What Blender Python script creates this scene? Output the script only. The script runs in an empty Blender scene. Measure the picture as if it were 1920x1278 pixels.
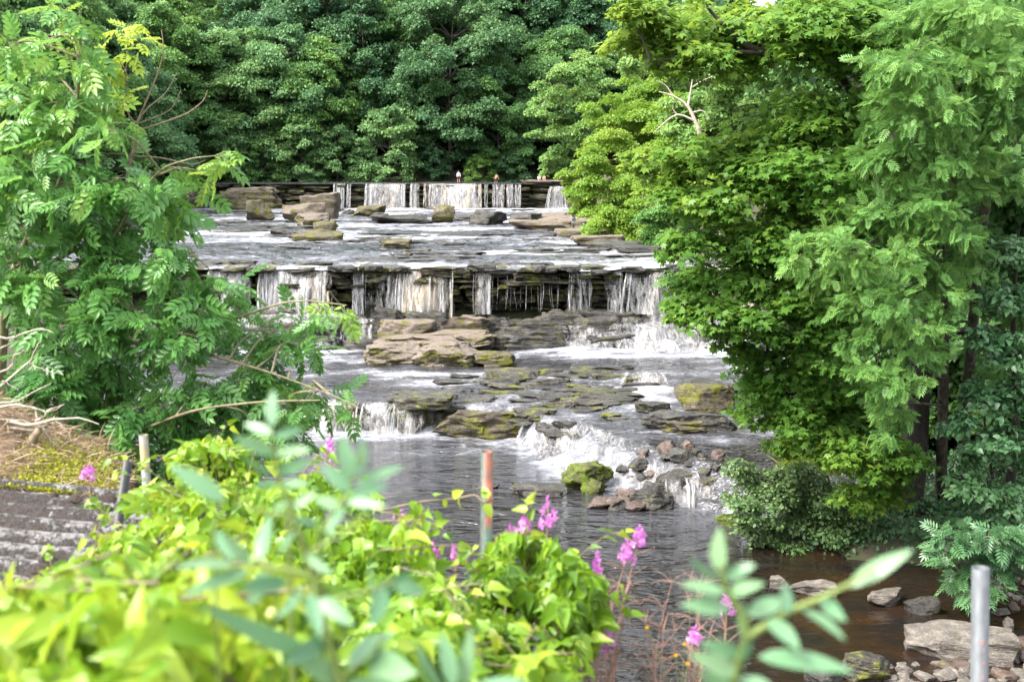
import bpy, math, random
import numpy as np
from mathutils import Vector

# ------------------------------------------------------------------ camera, world, sun, exposure
SC = bpy.context.scene
COL = SC.collection
CAMZ = 12.06
FPX = 2133.0
PITCH = math.atan((639.0 - 325.0) / FPX)
cam_d = bpy.data.cameras.new('camera')
cam = bpy.data.objects.new('camera', cam_d)
COL.objects.link(cam)
cam.location = (0, 0, CAMZ)
cam.rotation_euler = (math.pi / 2 - PITCH, 0, 0)
cam_d.sensor_width = 36.0
cam_d.lens = FPX / 1920.0 * 36.0
cam_d.clip_end = 2000
cam_d.clip_start = 0.05
cam_d.dof.use_dof = True
cam_d.dof.focus_distance = 34.0
cam_d.dof.aperture_fstop = 4.0
SC.camera = cam

SUN_EL = math.radians(50)
SUN_AZ = math.radians(-116)          # measured from +Y towards +X : sun stands high to the left, a little behind the camera
wd = bpy.data.worlds.new('World')
SC.world = wd
wd.use_nodes = True
wn = wd.node_tree
wn.nodes.clear()
w_out = wn.nodes.new('ShaderNodeOutputWorld')
w_bg = wn.nodes.new('ShaderNodeBackground')
w_sky = wn.nodes.new('ShaderNodeTexSky')
w_sky.sky_type = 'NISHITA'
w_sky.sun_disc = False
w_sky.sun_elevation = SUN_EL
w_sky.sun_rotation = SUN_AZ
w_sky.air_density = 1.6
w_sky.dust_density = 5.0
w_sky.ozone_density = 1.0
w_hsv = wn.nodes.new('ShaderNodeHueSaturation')      # thin bright cloud: the same sky, paler
w_hsv.inputs['Saturation'].default_value = 0.36
wn.links.new(w_sky.outputs[0], w_hsv.inputs['Color'])
wn.links.new(w_hsv.outputs[0], w_bg.inputs[0])
w_bg.inputs[1].default_value = 0.15
wn.links.new(w_bg.outputs[0], w_out.inputs[0])

sd = bpy.data.lights.new('sun', 'SUN')
sd.energy = 1.15
sd.angle = math.radians(14.0)
sd.color = (1.0, 0.95, 0.86)
sun = bpy.data.objects.new('sun', sd)
COL.objects.link(sun)
to_sun = Vector((math.cos(SUN_EL) * math.sin(SUN_AZ), math.cos(SUN_EL) * math.cos(SUN_AZ), math.sin(SUN_EL)))
sun.rotation_euler = to_sun.to_track_quat('Z', 'Y').to_euler()

SC.view_settings.view_transform = 'Standard'
SC.view_settings.look = 'None'
SC.view_settings.gamma = 1.0
SC.view_settings.exposure = 2.12
SC.view_settings.use_curve_mapping = False
SC.render.engine = 'CYCLES'
SC.cycles.use_denoising = True
SC.cycles.max_bounces = 6
SC.cycles.diffuse_bounces = 4
SC.cycles.glossy_bounces = 2
SC.cycles.transmission_bounces = 3
SC.cycles.transparent_max_bounces = 24
SC.cycles.caustics_reflective = False
SC.cycles.caustics_refractive = False

# ------------------------------------------------------------------ geometry helpers
RNG = np.random.default_rng(7)
CP, SP = math.cos(PITCH), math.sin(PITCH)


def W(px, py, d):
    """World point seen at photo pixel (px, py) at ground distance d (world y)."""
    u = (px - 960.0) / FPX
    v = (py - 639.0) / FPX
    t = d / (CP - v * SP)
    return np.array([t * u, d, CAMZ - t * (SP + v * CP)])


def DZ(py, z):
    """Ground distance of pixel row py on the level z."""
    v = (py - 639.0) / FPX
    return (CAMZ - z) * (CP - v * SP) / (SP + v * CP)


def PXM(d):
    return FPX / d * 1.0           # about pixels per metre at distance d


def _hash(ix, iy, iz, seed):
    n = (ix * 374761393 + iy * 668265263 + iz * 2147483647 + seed * 144269) & 0xffffffff
    n = ((n ^ (n >> 13)) * 1274126177) & 0xffffffff
    n = (n ^ (n >> 16)) & 0xffffffff
    return n.astype(np.float64) / 4294967295.0


def vnoise(x, y, z=0.0, seed=0):
    x, y, z = np.broadcast_arrays(np.asarray(x, float), np.asarray(y, float), np.asarray(z, float))
    fx, fy, fz = np.floor(x), np.floor(y), np.floor(z)
    ix, iy, iz = fx.astype(np.int64), fy.astype(np.int64), fz.astype(np.int64)
    tx, ty, tz = x - fx, y - fy, z - fz
    tx, ty, tz = tx * tx * (3 - 2 * tx), ty * ty * (3 - 2 * ty), tz * tz * (3 - 2 * tz)
    r = 0
    for dx in (0, 1):
        wx = tx if dx else 1 - tx
        for dy in (0, 1):
            wy = ty if dy else 1 - ty
            for dz in (0, 1):
                wz = tz if dz else 1 - tz
                r = r + wx * wy * wz * _hash(ix + dx, iy + dy, iz + dz, seed)
    return r * 2 - 1


def fbm(x, y, z=0.0, seed=0, octv=4):
    a, s, r = 0.5, 1.0, 0
    for o in range(octv):
        r = r + a * vnoise(np.asarray(x) * s, np.asarray(y) * s, np.asarray(z) * s, seed + o)
        a *= 0.5
        s *= 2.03
    return r


def sstep(a, b, x):
    t = np.clip((np.asarray(x, float) - a) / (b - a), 0, 1)
    return t * t * (3 - 2 * t)


def unit(v):
    return v / np.maximum(np.linalg.norm(v, axis=-1, keepdims=True), 1e-9)


def make_mesh(name, V, F, attrs=None, smooth=False):
    """V (n,3); F (m,k) of one face size or list of such arrays."""
    me = bpy.data.meshes.new(name)
    Fs = F if isinstance(F, list) else [F]
    Fs = [np.asarray(f, np.int32) for f in Fs if len(f)]
    V = np.asarray(V, np.float32)
    me.vertices.add(len(V))
    me.vertices.foreach_set('co', V.ravel())
    nl = sum(f.size for f in Fs)
    npoly = sum(len(f) for f in Fs)
    me.loops.add(nl)
    me.polygons.add(npoly)
    me.loops.foreach_set('vertex_index', np.concatenate([f.ravel() for f in Fs]))
    tot = np.concatenate([np.full(len(f), f.shape[1], np.int32) for f in Fs])
    st = np.concatenate([[0], np.cumsum(tot)[:-1]]).astype(np.int32)
    me.polygons.foreach_set('loop_start', st)
    if smooth:
        me.polygons.foreach_set('use_smooth', np.ones(npoly, bool))
    for k, a in (attrs or {}).items():
        at = me.attributes.new(k, 'FLOAT', 'POINT')
        at.data.foreach_set('value', np.asarray(a, np.float32))
    me.update(calc_edges=True)
    me.validate()
    return me


def obj(name, me, mat=None, parent=None, label=None, cat=None, group=None, kind=None):
    o = bpy.data.objects.new(name, me)
    COL.objects.link(o)
    if mat is not None and me is not None and not me.materials:
        for m in (mat if isinstance(mat, (list, tuple)) else [mat]):
            me.materials.append(m)
    if parent is not None:
        o.parent = parent
    tag(o, label, cat, group, kind)
    return o


def tag(o, label=None, cat=None, group=None, kind=None):
    for k, v in (('label', label), ('category', cat), ('group', group), ('kind', kind)):
        if v:
            o[k] = v


def thing(name, loc, label, cat, group=None, rz=0.0):
    o = bpy.data.objects.new(name, None)
    COL.objects.link(o)
    o.empty_display_size = 0.2
    o.location = [float(c) for c in loc]
    o.rotation_euler = (0, 0, rz)
    tag(o, label, cat, group)
    return o


class Geo:
    """Collects vertices, faces and one float attribute; vertices are in world space."""
    def __init__(self):
        self.V, self.F3, self.F4, self.A, self.n = [], [], [], [], 0

    def add(self, V, F3=None, F4=None, a=0.5):
        V = np.asarray(V, float)
        self.V.append(V)
        self.A.append(np.broadcast_to(np.asarray(a, float), (len(V),)))
        if F3 is not None and len(F3):
            self.F3.append(np.asarray(F3) + self.n)
        if F4 is not None and len(F4):
            self.F4.append(np.asarray(F4) + self.n)
        self.n += len(V)

    def tube(self, pts, rad, sides=6, a=0.5, cap=False):
        pts = np.asarray(pts, float)
        m = len(pts)
        rad = np.broadcast_to(np.asarray(rad, float), (m,))
        tan = unit(np.gradient(pts, axis=0))
        ref = np.array([0.31, 0.17, 0.93]) if abs(tan[0] @ np.array([0.31, 0.17, 0.93])) < 0.95 else np.array([1.0, 0, 0])
        s1 = unit(np.cross(tan, ref))
        s2 = np.cross(tan, s1)
        an = np.arange(sides) * 2 * math.pi / sides
        ring = pts[:, None, :] + rad[:, None, None] * (np.cos(an)[None, :, None] * s1[:, None, :] + np.sin(an)[None, :, None] * s2[:, None, :])
        V = ring.reshape(-1, 3)
        i = np.arange(m - 1)[:, None] * sides
        j = np.arange(sides)[None, :]
        jn = (j + 1) % sides
        F = np.stack([i + j, i + jn, i + sides + jn, i + sides + j], -1).reshape(-1, 4)
        if cap:
            V = np.vstack([V, pts[-1:]])
            k = (m - 1) * sides
            F3 = np.stack([k + np.arange(sides), k + (np.arange(sides) + 1) % sides, np.full(sides, m * sides)], -1)
            self.add(V, F3, F, a)
        else:
            self.add(V, None, F, a)

    def leaves(self, T, pos, dirv, nrm, size, tint):
        """T = (verts (k,3), tris (m,3)); one copy for each position."""
        tv, tf = T
        k, n = len(tv), len(pos)
        if n == 0:
            return
        d = unit(dirv)
        s = unit(np.cross(nrm, d))
        nn = np.cross(d, s)
        size = np.broadcast_to(np.asarray(size, float), (n,))
        V = pos[:, None, :] + size[:, None, None] * (tv[None, :, 0:1] * d[:, None, :] + tv[None, :, 1:2] * s[:, None, :] + tv[None, :, 2:3] * nn[:, None, :])
        F = (tf[None, :, :] + (np.arange(n) * k)[:, None, None]).reshape(-1, tf.shape[1])
        a = np.repeat(np.broadcast_to(tint, (n,)), k)
        if tf.shape[1] == 3:
            self.add(V.reshape(-1, 3), F, None, a)
        else:
            self.add(V.reshape(-1, 3), None, F, a)

    def mesh(self, name, origin=(0, 0, 0), smooth=False):
        V = np.concatenate(self.V) - np.asarray(origin, float)
        Fs = []
        if self.F3:
            Fs.append(np.concatenate(self.F3))
        if self.F4:
            Fs.append(np.concatenate(self.F4))
        return make_mesh(name, V, Fs, {'tint': np.concatenate(self.A)}, smooth)


def curve(pts, n=12):
    """Catmull-Rom through the control points."""
    P = np.asarray(pts, float)
    if len(P) < 3:
        t = np.linspace(0, 1, n)[:, None]
        return P[0] * (1 - t) + P[-1] * t
    P = np.vstack([2 * P[0] - P[1], P, 2 * P[-1] - P[-2]])
    out = []
    seg = len(P) - 3
    per = max(2, n // seg)
    for i in range(seg):
        a, b, c, d = P[i:i + 4]
        t = np.linspace(0, 1, per, endpoint=(i == seg - 1))[:, None]
        out.append(0.5 * (2 * b + (c - a) * t + (2 * a - 5 * b + 4 * c - d) * t ** 2 + (3 * b - a - 3 * c + d) * t ** 3))
    return np.vstack(out)


# ------------------------------------------------------------------ leaf templates (x along the leaf, y across, z up)
T_RHOMB = (np.array([[0, 0, 0], [.45, .34, .08], [1, 0, -.08], [.55, -.34, .08]]), np.array([[0, 3, 2, 1]]))
T_OVATE = (np.array([[0, 0, 0], [.5, 0, -.03], [1, 0, -.22], [.2, .33, .07], [.62, .26, .02], [.2, -.33, .07], [.62, -.26, .02]]),
           np.array([[0, 5, 1], [1, 5, 6], [1, 6, 2], [0, 1, 3], [1, 4, 3], [1, 2, 4]]))


T_CREEP = (np.array([[0, 0, 0], [.45, 0, -.06], [1, 0, -.36], [.12, .27, .10], [.5, .21, .02], [.78, .09, -.18], [.12, -.27, .10], [.5, -.21, .02], [.78, -.09, -.18]]),
           np.array([[0, 6, 1], [1, 6, 7], [1, 7, 8], [1, 8, 2], [0, 1, 3], [1, 4, 3], [1, 5, 4], [1, 2, 5]]))


def t_palmate():
    out = [(0, 0, 0), (.05, -.5, -.06), (.3, -.36, .05), (.72, -.62, -.08), (.62, -.2, .04), (1, 0, -.12)]
    out += [(x, -y, z) for x, y, z in out[-2:0:-1]]
    V = np.array([(.34, 0, 0)] + out)
    n = len(out)
    F = np.array([(0, 1 + i, 1 + (i + 1) % n) for i in range(n)])
    return V, F


def t_ash(pairs=4, wid=.074, ln=.36, rich=True):
    V, F = [], []

    def leaflet(b, ang, L, dz):
        d = np.array([math.cos(ang), math.sin(ang), 0])
        s = np.array([-d[1], d[0], 0])
        k = len(V)
        if rich:
            for q, w_, z_ in ((0, 0, 0), (.3, wid, .25), (.68, wid * .8, .1), (1, 0, -.5), (.68, -wid * .8, .1), (.3, -wid, .25)):
                V.append(b + d * L * q + s * w_ + np.array([0, 0, dz + z_ * wid]) + np.array([0, 0, -.16 * L * q * q]))
            F.extend([(k, k + 2, k + 1), (k, k + 3, k + 2), (k, k + 4, k + 3), (k, k + 5, k + 4)])
        else:
            for q, w_, z_ in ((0, 0, 0), (.45, wid, .3), (1, 0, -.5), (.45, -wid, .3)):
                V.append(b + d * L * q + s * w_ + np.array([0, 0, dz + z_ * wid]))
            F.extend([(k, k + 2, k + 1), (k, k + 3, k + 2)])
    for i in range(pairs):
        x = .22 + .5 * i / max(1, pairs - 1)
        z = -.25 * x * x
        for sg in (-1, 1):
            leaflet(np.array([x, 0, z]), sg * math.radians(58 - 5 * i), ln * (.8 + .2 * math.sin(math.pi * (i + .6) / pairs)), 0)
    leaflet(np.array([.74, 0, -.25 * .55]), 0, ln * 1.0, 0)
    k = len(V)
    w_ = .008
    for x in (0, .4, .78):
        V.append(np.array([x, w_, -.25 * x * x + .004]))
        V.append(np.array([x, -w_, -.25 * x * x + .004]))
    F.extend([(k, k + 1, k + 3), (k, k + 3, k + 2), (k + 2, k + 3, k + 5), (k + 2, k + 5, k + 4)])
    return np.array(V), np.array(F)


T_PALM = t_palmate()
T_ASH = t_ash()
T_ASH_LIGHT = t_ash(5, .05, .36, False)


# ------------------------------------------------------------------ materials
def new_mat(name):
    m = bpy.data.materials.new(name)
    m.use_nodes = True
    nt = m.node_tree
    nt.nodes.clear()
    return m, nt


def N(nt, typ, **kw):
    n = nt.nodes.new(typ)
    for k, v in kw.items():
        if k in n.inputs.keys():
            n.inputs[k].default_value = v
        else:
            setattr(n, k, v)
    return n


def ramp(nt, src, stops, interp='LINEAR'):
    r = nt.nodes.new('ShaderNodeValToRGB')
    r.color_ramp.interpolation = interp
    els = r.color_ramp.elements
    while len(els) < len(stops):
        els.new(0.5)
    for e, (p, c) in zip(els, stops):
        e.position = p
        e.color = (*c, 1) if len(c) == 3 else c
    nt.links.new(src, r.inputs[0])
    return r.outputs[0]


def mixc(nt, fac, a, b, mode='MIX'):
    m = nt.nodes.new('ShaderNodeMix')
    m.data_type = 'RGBA'
    m.blend_type = mode
    for s, v in ((m.inputs[0], fac), (m.inputs[6], a), (m.inputs[7], b)):
        if hasattr(v, 'links'):
            nt.links.new(v, s)
        elif isinstance(v, (int, float)):
            s.default_value = v
        else:
            s.default_value = (*v, 1) if len(v) == 3 else v
    return m.outputs[2]


def math_n(nt, op, a, b=None, clamp=False):
    m = nt.nodes.new('ShaderNodeMath')
    m.operation = op
    m.use_clamp = clamp
    for i, v in enumerate((a, b)):
        if v is None:
            continue
        if hasattr(v, 'links'):
            nt.links.new(v, m.inputs[i])
        else:
            m.inputs[i].default_value = v
    return m.outputs[0]


def attr(nt, name):
    a = nt.nodes.new('ShaderNodeAttribute')
    a.attribute_name = name
    return a.outputs['Fac']


def world_pos(nt, scale=(1, 1, 1), rot=(0, 0, 0)):
    g = nt.nodes.new('ShaderNodeNewGeometry')
    mp = nt.nodes.new('ShaderNodeMapping')
    mp.inputs['Scale'].default_value = scale
    mp.inputs['Rotation'].default_value = rot
    nt.links.new(g.outputs['Position'], mp.inputs[0])
    return mp.outputs[0], g


def noise(nt, vec, scale, detail=4, rough=.55, dist=0.0):
    n = nt.nodes.new('ShaderNodeTexNoise')
    n.inputs['Scale'].default_value = scale
    n.inputs['Detail'].default_value = detail
    n.inputs['Roughness'].default_value = rough
    n.inputs['Distortion'].default_value = dist
    nt.links.new(vec, n.inputs['Vector'])
    return n.outputs['Fac']


def leaf_mat(name, dark, mid, light, trans=.35, spec=.35, rough=.42, vary=.5, tcol=1.25):
    """Leaf: colour by the leaf's own tint, a little by the plant, plus light through the blade."""
    m, nt = new_mat(name)
    t = attr(nt, 'tint')
    oi = nt.nodes.new('ShaderNodeObjectInfo')
    r = math_n(nt, 'MULTIPLY', math_n(nt, 'SUBTRACT', oi.outputs['Random'], .5), vary * .6)
    t2 = math_n(nt, 'ADD', t, r, True)
    c = ramp(nt, t2, [(0, dark), (.5, mid), (1, light)])
    p = N(nt, 'ShaderNodeBsdfPrincipled', Roughness=rough)
    p.inputs['Specular IOR Level'].default_value = spec
    nt.links.new(c, p.inputs['Base Color'])
    tr = nt.nodes.new('ShaderNodeBsdfTranslucent')
    hs = nt.nodes.new('ShaderNodeHueSaturation')
    hs.inputs['Hue'].default_value = .485
    hs.inputs['Value'].default_value = tcol
    nt.links.new(c, hs.inputs['Color'])
    nt.links.new(hs.outputs[0], tr.inputs[0])
    mx = nt.nodes.new('ShaderNodeMixShader')
    mx.inputs[0].default_value = trans
    nt.links.new(p.outputs[0], mx.inputs[1])
    nt.links.new(tr.outputs[0], mx.inputs[2])
    o = nt.nodes.new('ShaderNodeOutputMaterial')
    nt.links.new(mx.outputs[0], o.inputs[0])
    return m


def bump(nt, h, strength, dist, p):
    b = nt.nodes.new('ShaderNodeBump')
    b.inputs['Strength'].default_value = strength
    b.inputs['Distance'].default_value = dist
    nt.links.new(h, b.inputs['Height'])
    nt.links.new(b.outputs[0], p.inputs['Normal'])
    return b


def finish(nt, p):
    o = nt.nodes.new('ShaderNodeOutputMaterial')
    nt.links.new(p.outputs[0], o.inputs[0])


def rock_mat(name, c1, c2, c3, moss=.45, mosscol=(.16, .17, .015), mossdark=(.04, .05, .012), scale=1.0, rough=.75, pale_over=False, pale_top=0.0, pale=(.42, .35, .29), spec=.3):
    """Layered limestone: blotched colour, bedding lines, lichen pits, and moss growing in patches of its own."""
    m, nt = new_mat(name)
    v, g = world_pos(nt)
    vs, _ = world_pos(nt, (.6, .6, 4.5))
    n1 = noise(nt, v, 1.1 * scale, 6, .62)
    n2 = noise(nt, v, 7.0 * scale, 5, .65)
    n3 = noise(nt, vs, 2.2 * scale, 4, .6)
    c = ramp(nt, n1, [(.3, c1), (.5, c2), (.7, c3)])
    c = mixc(nt, math_n(nt, 'MULTIPLY', ramp(nt, n3, [(.42, (0, 0, 0)), (.56, (1, 1, 1))]), .45), c, c1)
    c = mixc(nt, ramp(nt, n2, [(.33, (.45, .45, .45)), (.55, (0, 0, 0))]), c, (.018, .016, .014))
    nrm = nt.nodes.new('ShaderNodeSeparateXYZ')
    nt.links.new(g.outputs['Normal'], nrm.inputs[0])
    ft = None
    if pale_top > 0:
        ft = math_n(nt, 'MULTIPLY', ramp(nt, math_n(nt, 'ADD', nrm.outputs[2], math_n(nt, 'MULTIPLY', math_n(nt, 'SUBTRACT', n2, .5), .7)), [(.25, (0, 0, 0)), (.6, (1, 1, 1))]), pale_top)
        c = c if pale_over else mixc(nt, ft, c, pale)
    if moss > 0:
        nm = noise(nt, v, 1.6 * scale, 6, .7)
        mm = ramp(nt, math_n(nt, 'ADD', nm, math_n(nt, 'MULTIPLY', math_n(nt, 'SUBTRACT', n2, .5), .35)), [(.64 - .28 * moss, (0, 0, 0)), (.74 - .28 * moss, (1, 1, 1))])
        mc = mixc(nt, n2, mossdark, mosscol)
        c = mixc(nt, mm, c, mc)
    if pale_over:
        c = mixc(nt, ft, c, mixc(nt, n2, tuple(q * .45 for q in pale), pale))
    p = N(nt, 'ShaderNodeBsdfPrincipled', Roughness=rough)
    p.inputs['Specular IOR Level'].default_value = spec
    nt.links.new(c, p.inputs['Base Color'])
    h = math_n(nt, 'ADD', n2, math_n(nt, 'MULTIPLY', n3, 1.3))
    bump(nt, h, .9, .12 / scale, p)
    finish(nt, p)
    return m


def plain(name, col, rough=.6, scale=20, var=.5, metallic=0.0, bumpd=.004, stretch=(1, 1, 1), col2=None, lo=.4, hi=.62):
    m, nt = new_mat(name)
    v, g = world_pos(nt, stretch)
    n = noise(nt, v, scale, 5, .6)
    c2 = col2 or tuple(x * (1 - var) for x in col)
    c = ramp(nt, n, [(lo, c2), (hi, col)])
    p = N(nt, 'ShaderNodeBsdfPrincipled', Roughness=rough, Metallic=metallic)
    nt.links.new(c, p.inputs['Base Color'])
    bump(nt, n, .6, bumpd, p)
    finish(nt, p)
    return m


def water_mat(name, deep, shallow, ripple=.35, rscale=2.2, stretch=(.55, 1, 1), foam_scale=1.0, wrough=.06, foamcol=(.36, .37, .41), specks=False, fstretch=(1, 1, 1)):
    """Peat water: dark body under a mirror surface, broken by ripples and by white foam where the mesh says the water is broken."""
    m, nt = new_mat(name)
    v, g = world_pos(nt, stretch)
    vf, _ = world_pos(nt, fstretch)
    r1 = noise(nt, v, rscale, 3, .55, .4)
    r2 = noise(nt, v, rscale * 3.6, 3, .6, .3)
    fo = attr(nt, 'foam')
    sh = attr(nt, 'shallow')
    nb = noise(nt, vf, .9, 5, .65)
    body = mixc(nt, math_n(nt, 'MULTIPLY', sh, ramp(nt, nb, [(.38, (0, 0, 0)), (.66, (1, 1, 1))])), deep, shallow)
    body = mixc(nt, ramp(nt, fo, [(.28, (0, 0, 0)), (.6, (1, 1, 1))]), body, (.085, .087, .10))  # foam value greys the body: bubbles, plus sky reflection painted into the colour
    f1 = noise(nt, vf, 1.4 * foam_scale, 7, .68, .9)
    f2 = noise(nt, vf, 5.5 * foam_scale, 5, .7, .6)
    ff = math_n(nt, 'ADD', math_n(nt, 'MULTIPLY', f1, .65), math_n(nt, 'MULTIPLY', f2, .35))
    fm = math_n(nt, 'ADD', ff, math_n(nt, 'SUBTRACT', fo, .95))
    fmask = ramp(nt, fm, [(-0.0, (0, 0, 0)), (.08, (.35, .35, .35)), (.22, (1, 1, 1))])
    if specks:
        vo = nt.nodes.new('ShaderNodeTexVoronoi')
        vo.inputs['Scale'].default_value = 11.0
        nt.links.new(vf, vo.inputs['Vector'])
        spk = math_n(nt, 'MULTIPLY', ramp(nt, vo.outputs['Distance'], [(.10, (1, 1, 1)), (.16, (0, 0, 0))]), ramp(nt, nb, [(.5, (0, 0, 0)), (.6, (.7, .7, .7))]))
        fmask = math_n(nt, 'MAXIMUM', fmask, math_n(nt, 'MULTIPLY', spk, sh))
    p = N(nt, 'ShaderNodeBsdfPrincipled', Roughness=wrough, IOR=1.55)
    nt.links.new(body, p.inputs['Base Color'])
    h = math_n(nt, 'ADD', r1, math_n(nt, 'MULTIPLY', r2, .22))
    calm = math_n(nt, 'SUBTRACT', 1.0, math_n(nt, 'MULTIPLY', sh, .85))
    h = math_n(nt, 'MULTIPLY', h, calm)
    bump(nt, h, 1.0, ripple, p)
    d = N(nt, 'ShaderNodeBsdfPrincipled', Roughness=.6)
    fcol = ramp(nt, math_n(nt, 'ADD', math_n(nt, 'MULTIPLY', f2, .7), math_n(nt, 'MULTIPLY', fm, .6)), [(.30, tuple(q * .42 for q in foamcol)), (.52, foamcol)])
    nt.links.new(fcol, d.inputs['Base Color'])
    bump(nt, ff, .8, .25, d)
    mx = nt.nodes.new('ShaderNodeMixShader')
    nt.links.new(fmask, mx.inputs[0])
    nt.links.new(p.outputs[0], mx.inputs[1])
    nt.links.new(d.outputs[0], mx.inputs[2])
    finish(nt, mx)
    return m


def fall_mat(name, white=(.40, .41, .44), cream=(.42, .33, .20), cover=.5, zs=1.1, xs=6.0, ys=3.6):
    """Falling water: white threads and gaps, feathered at the edge of each strand; peat-coloured where the sheet is thick (tint)."""
    m, nt = new_mat(name)
    v, g = world_pos(nt, (xs, ys, zs))
    n = noise(nt, v, 1.0, 7, .72, .9)
    v2, _ = world_pos(nt, (1.1, .6, .25))
    n2 = noise(nt, v2, 1.0, 3, .5)
    t = attr(nt, 'tint')
    e = attr(nt, 'edge')
    cfac = math_n(nt, 'MULTIPLY', t, ramp(nt, n2, [(.35, (0, 0, 0)), (.62, (1, 1, 1))]))
    c = mixc(nt, math_n(nt, 'ADD', math_n(nt, 'MULTIPLY', cfac, .85), .12), white, cream)
    c = mixc(nt, ramp(nt, n, [(.40, (.62, .62, .62)), (.60, (0, 0, 0))]), c, tuple(q * .32 for q in white))
    ne = math_n(nt, 'ADD', n, math_n(nt, 'MULTIPLY', math_n(nt, 'SUBTRACT', e, .6), .34))
    al = ramp(nt, ne, [(.50 - cover * .4, (0, 0, 0)), (.92 - cover * .4, (1, 1, 1))])
    p = N(nt, 'ShaderNodeBsdfPrincipled', Roughness=.45)
    nt.links.new(c, p.inputs['Base Color'])
    nt.links.new(al, p.inputs['Alpha'])
    bump(nt, n, .7, .12, p)
    finish(nt, p)
    return m


M = {}
M['forest'] = leaf_mat('forest_leaf', (0.068, 0.16, 0.056), (0.125, 0.255, 0.07), (0.21, 0.34, 0.075), .3, .25, .5, .9)
M['forest_ash'] = leaf_mat('forest_ash_leaf', (0.08, 0.175, 0.08), (0.135, 0.27, 0.105), (0.22, 0.36, 0.12), .3, .25, .5, .8)
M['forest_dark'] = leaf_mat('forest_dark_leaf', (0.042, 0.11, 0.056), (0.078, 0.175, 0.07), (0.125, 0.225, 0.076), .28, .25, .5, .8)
M['bank_yellow'] = leaf_mat('bank_yellow_leaf', (0.11, 0.23, 0.034), (0.19, 0.33, 0.046), (0.33, 0.42, 0.06), .5, .3, .45, .3)
M['bank_pale'] = leaf_mat('bank_pale_leaf', (0.11, 0.23, 0.065), (0.18, 0.32, 0.085), (0.28, 0.41, 0.115), .38, .3, .45, .3)
M['sycamore'] = leaf_mat('sycamore_leaf', (0.055, 0.15, 0.028), (0.115, 0.25, 0.04), (0.25, 0.36, 0.052), .52, .35, .42, .2)
M['ash_right'] = leaf_mat('ash_leaf', (0.065, 0.165, 0.042), (0.125, 0.27, 0.066), (0.21, 0.36, 0.085), .36, .22, .4, .2)
M['alder'] = leaf_mat('alder_leaf', (0.05, 0.14, 0.058), (0.1, 0.22, 0.085), (0.19, 0.33, 0.14), .28, .6, .3, .2)
M['willow'] = leaf_mat('willow_leaf', (0.065, 0.14, 0.045), (0.12, 0.2, 0.07), (0.2, 0.28, 0.11), .3, .35, .45, .2)
M['ash_left'] = leaf_mat('young_ash_leaf', (0.055, 0.175, 0.05), (0.13, 0.31, 0.07), (0.37, 0.5, 0.06), .4, .5, .33, .15)
M['ivy'] = leaf_mat('creeper_leaf', (0.045, 0.13, 0.012), (0.17, 0.32, 0.02), (0.38, 0.46, 0.045), .42, .45, .35, .1, 1.15)
M['pale_ash'] = leaf_mat('pale_ash_leaf', (0.1, 0.22, 0.115), (0.155, 0.3, 0.155), (0.22, 0.36, 0.185), .3, .5, .35, .1)
M['pink'] = leaf_mat('willowherb_petal', (0.5, 0.12, 0.46), (0.66, 0.24, 0.62), (0.74, 0.4, 0.7), .35, .2, .5, .1)
M['yellow'] = leaf_mat('ragwort_petal', (.7, .38, .02), (.8, .5, .02), (.85, .6, .05), .3, .2, .5, .1)
M['straw'] = leaf_mat('dead_grass', (0.1, 0.06, 0.035), (0.24, 0.17, 0.105), (0.4, 0.31, 0.22), .2, .2, .6, .1)
M['grass'] = leaf_mat('bank_grass', (.07, .14, .015), (.15, .24, .02), (.30, .36, .04), .35, .3, .45, .1)
M['seed'] = leaf_mat('dry_stalk', (.30, .16, .14), (.42, .26, .20), (.55, .38, .28), .2, .2, .6, .1)
M['bark'] = plain('bark', (.10, .085, .065), .85, 9, .65, bumpd=.03, stretch=(1, 1, .35))
M['bark_dark'] = plain('dark_bark', (.045, .036, .028), .85, 9, .6, bumpd=.03, stretch=(1, 1, .35))
M['bark_young'] = plain('young_bark', (.24, .21, .12), .7, 30, .4, bumpd=.005)
M['bark_dead'] = plain('dead_wood', (.46, .40, .32), .8, 30, .4, bumpd=.004)
M['bark_tan'] = plain('tan_twig', (.24, .185, .12), .8, 30, .4, bumpd=.004)
M['stem_green'] = plain('green_stem', (.16, .22, .05), .6, 30, .3, bumpd=.002)
M['earth'] = plain('earth', (.07, .06, .035), .9, .9, .6, bumpd=.1, col2=(.028, .04, .014))
M['r_wet'] = rock_mat('wet_rock', (.018, .0165, .015), (.044, .041, .036), (.105, .095, .082), .28, (.11, .11, .012), rough=.42, spec=.5)
M['r_cliff'] = rock_mat('cliff_rock', (.024, .022, .018), (.060, .054, .044), (.13, .115, .09), .5, (.17, .18, .018), rough=.6, spec=.4)
M['r_moss'] = rock_mat('mossy_rock', (.045, .038, .028), (.10, .085, .06), (.21, .18, .13), .52, (.17, .165, .014), rough=.8)
M['r_pale'] = rock_mat('pale_rock', (.06, .048, .038), (.13, .105, .085), (.21, .172, .145), .40, (.13, .125, .013), rough=.8, pale_top=.7, pale=(.185, .15, .125))
M['r_palemoss'] = rock_mat('pale_topped_mossy_rock', (.045, .038, .028), (.10, .085, .06), (.19, .16, .115), .55, (.20, .19, .012), rough=.8, pale_over=True, pale_top=.85, pale=(.23, .19, .16))
M['r_green'] = rock_mat('green_mossy_rock', (.035, .035, .02), (.07, .07, .03), (.12, .11, .05), .66, (.15, .20, .012), (.022, .045, .010), 2.4, .85)
M['r_brown'] = rock_mat('brown_cobble', (.045, .032, .026), (.11, .075, .058), (.20, .14, .11), .06, scale=2.2, rough=.45, spec=.5)
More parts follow.
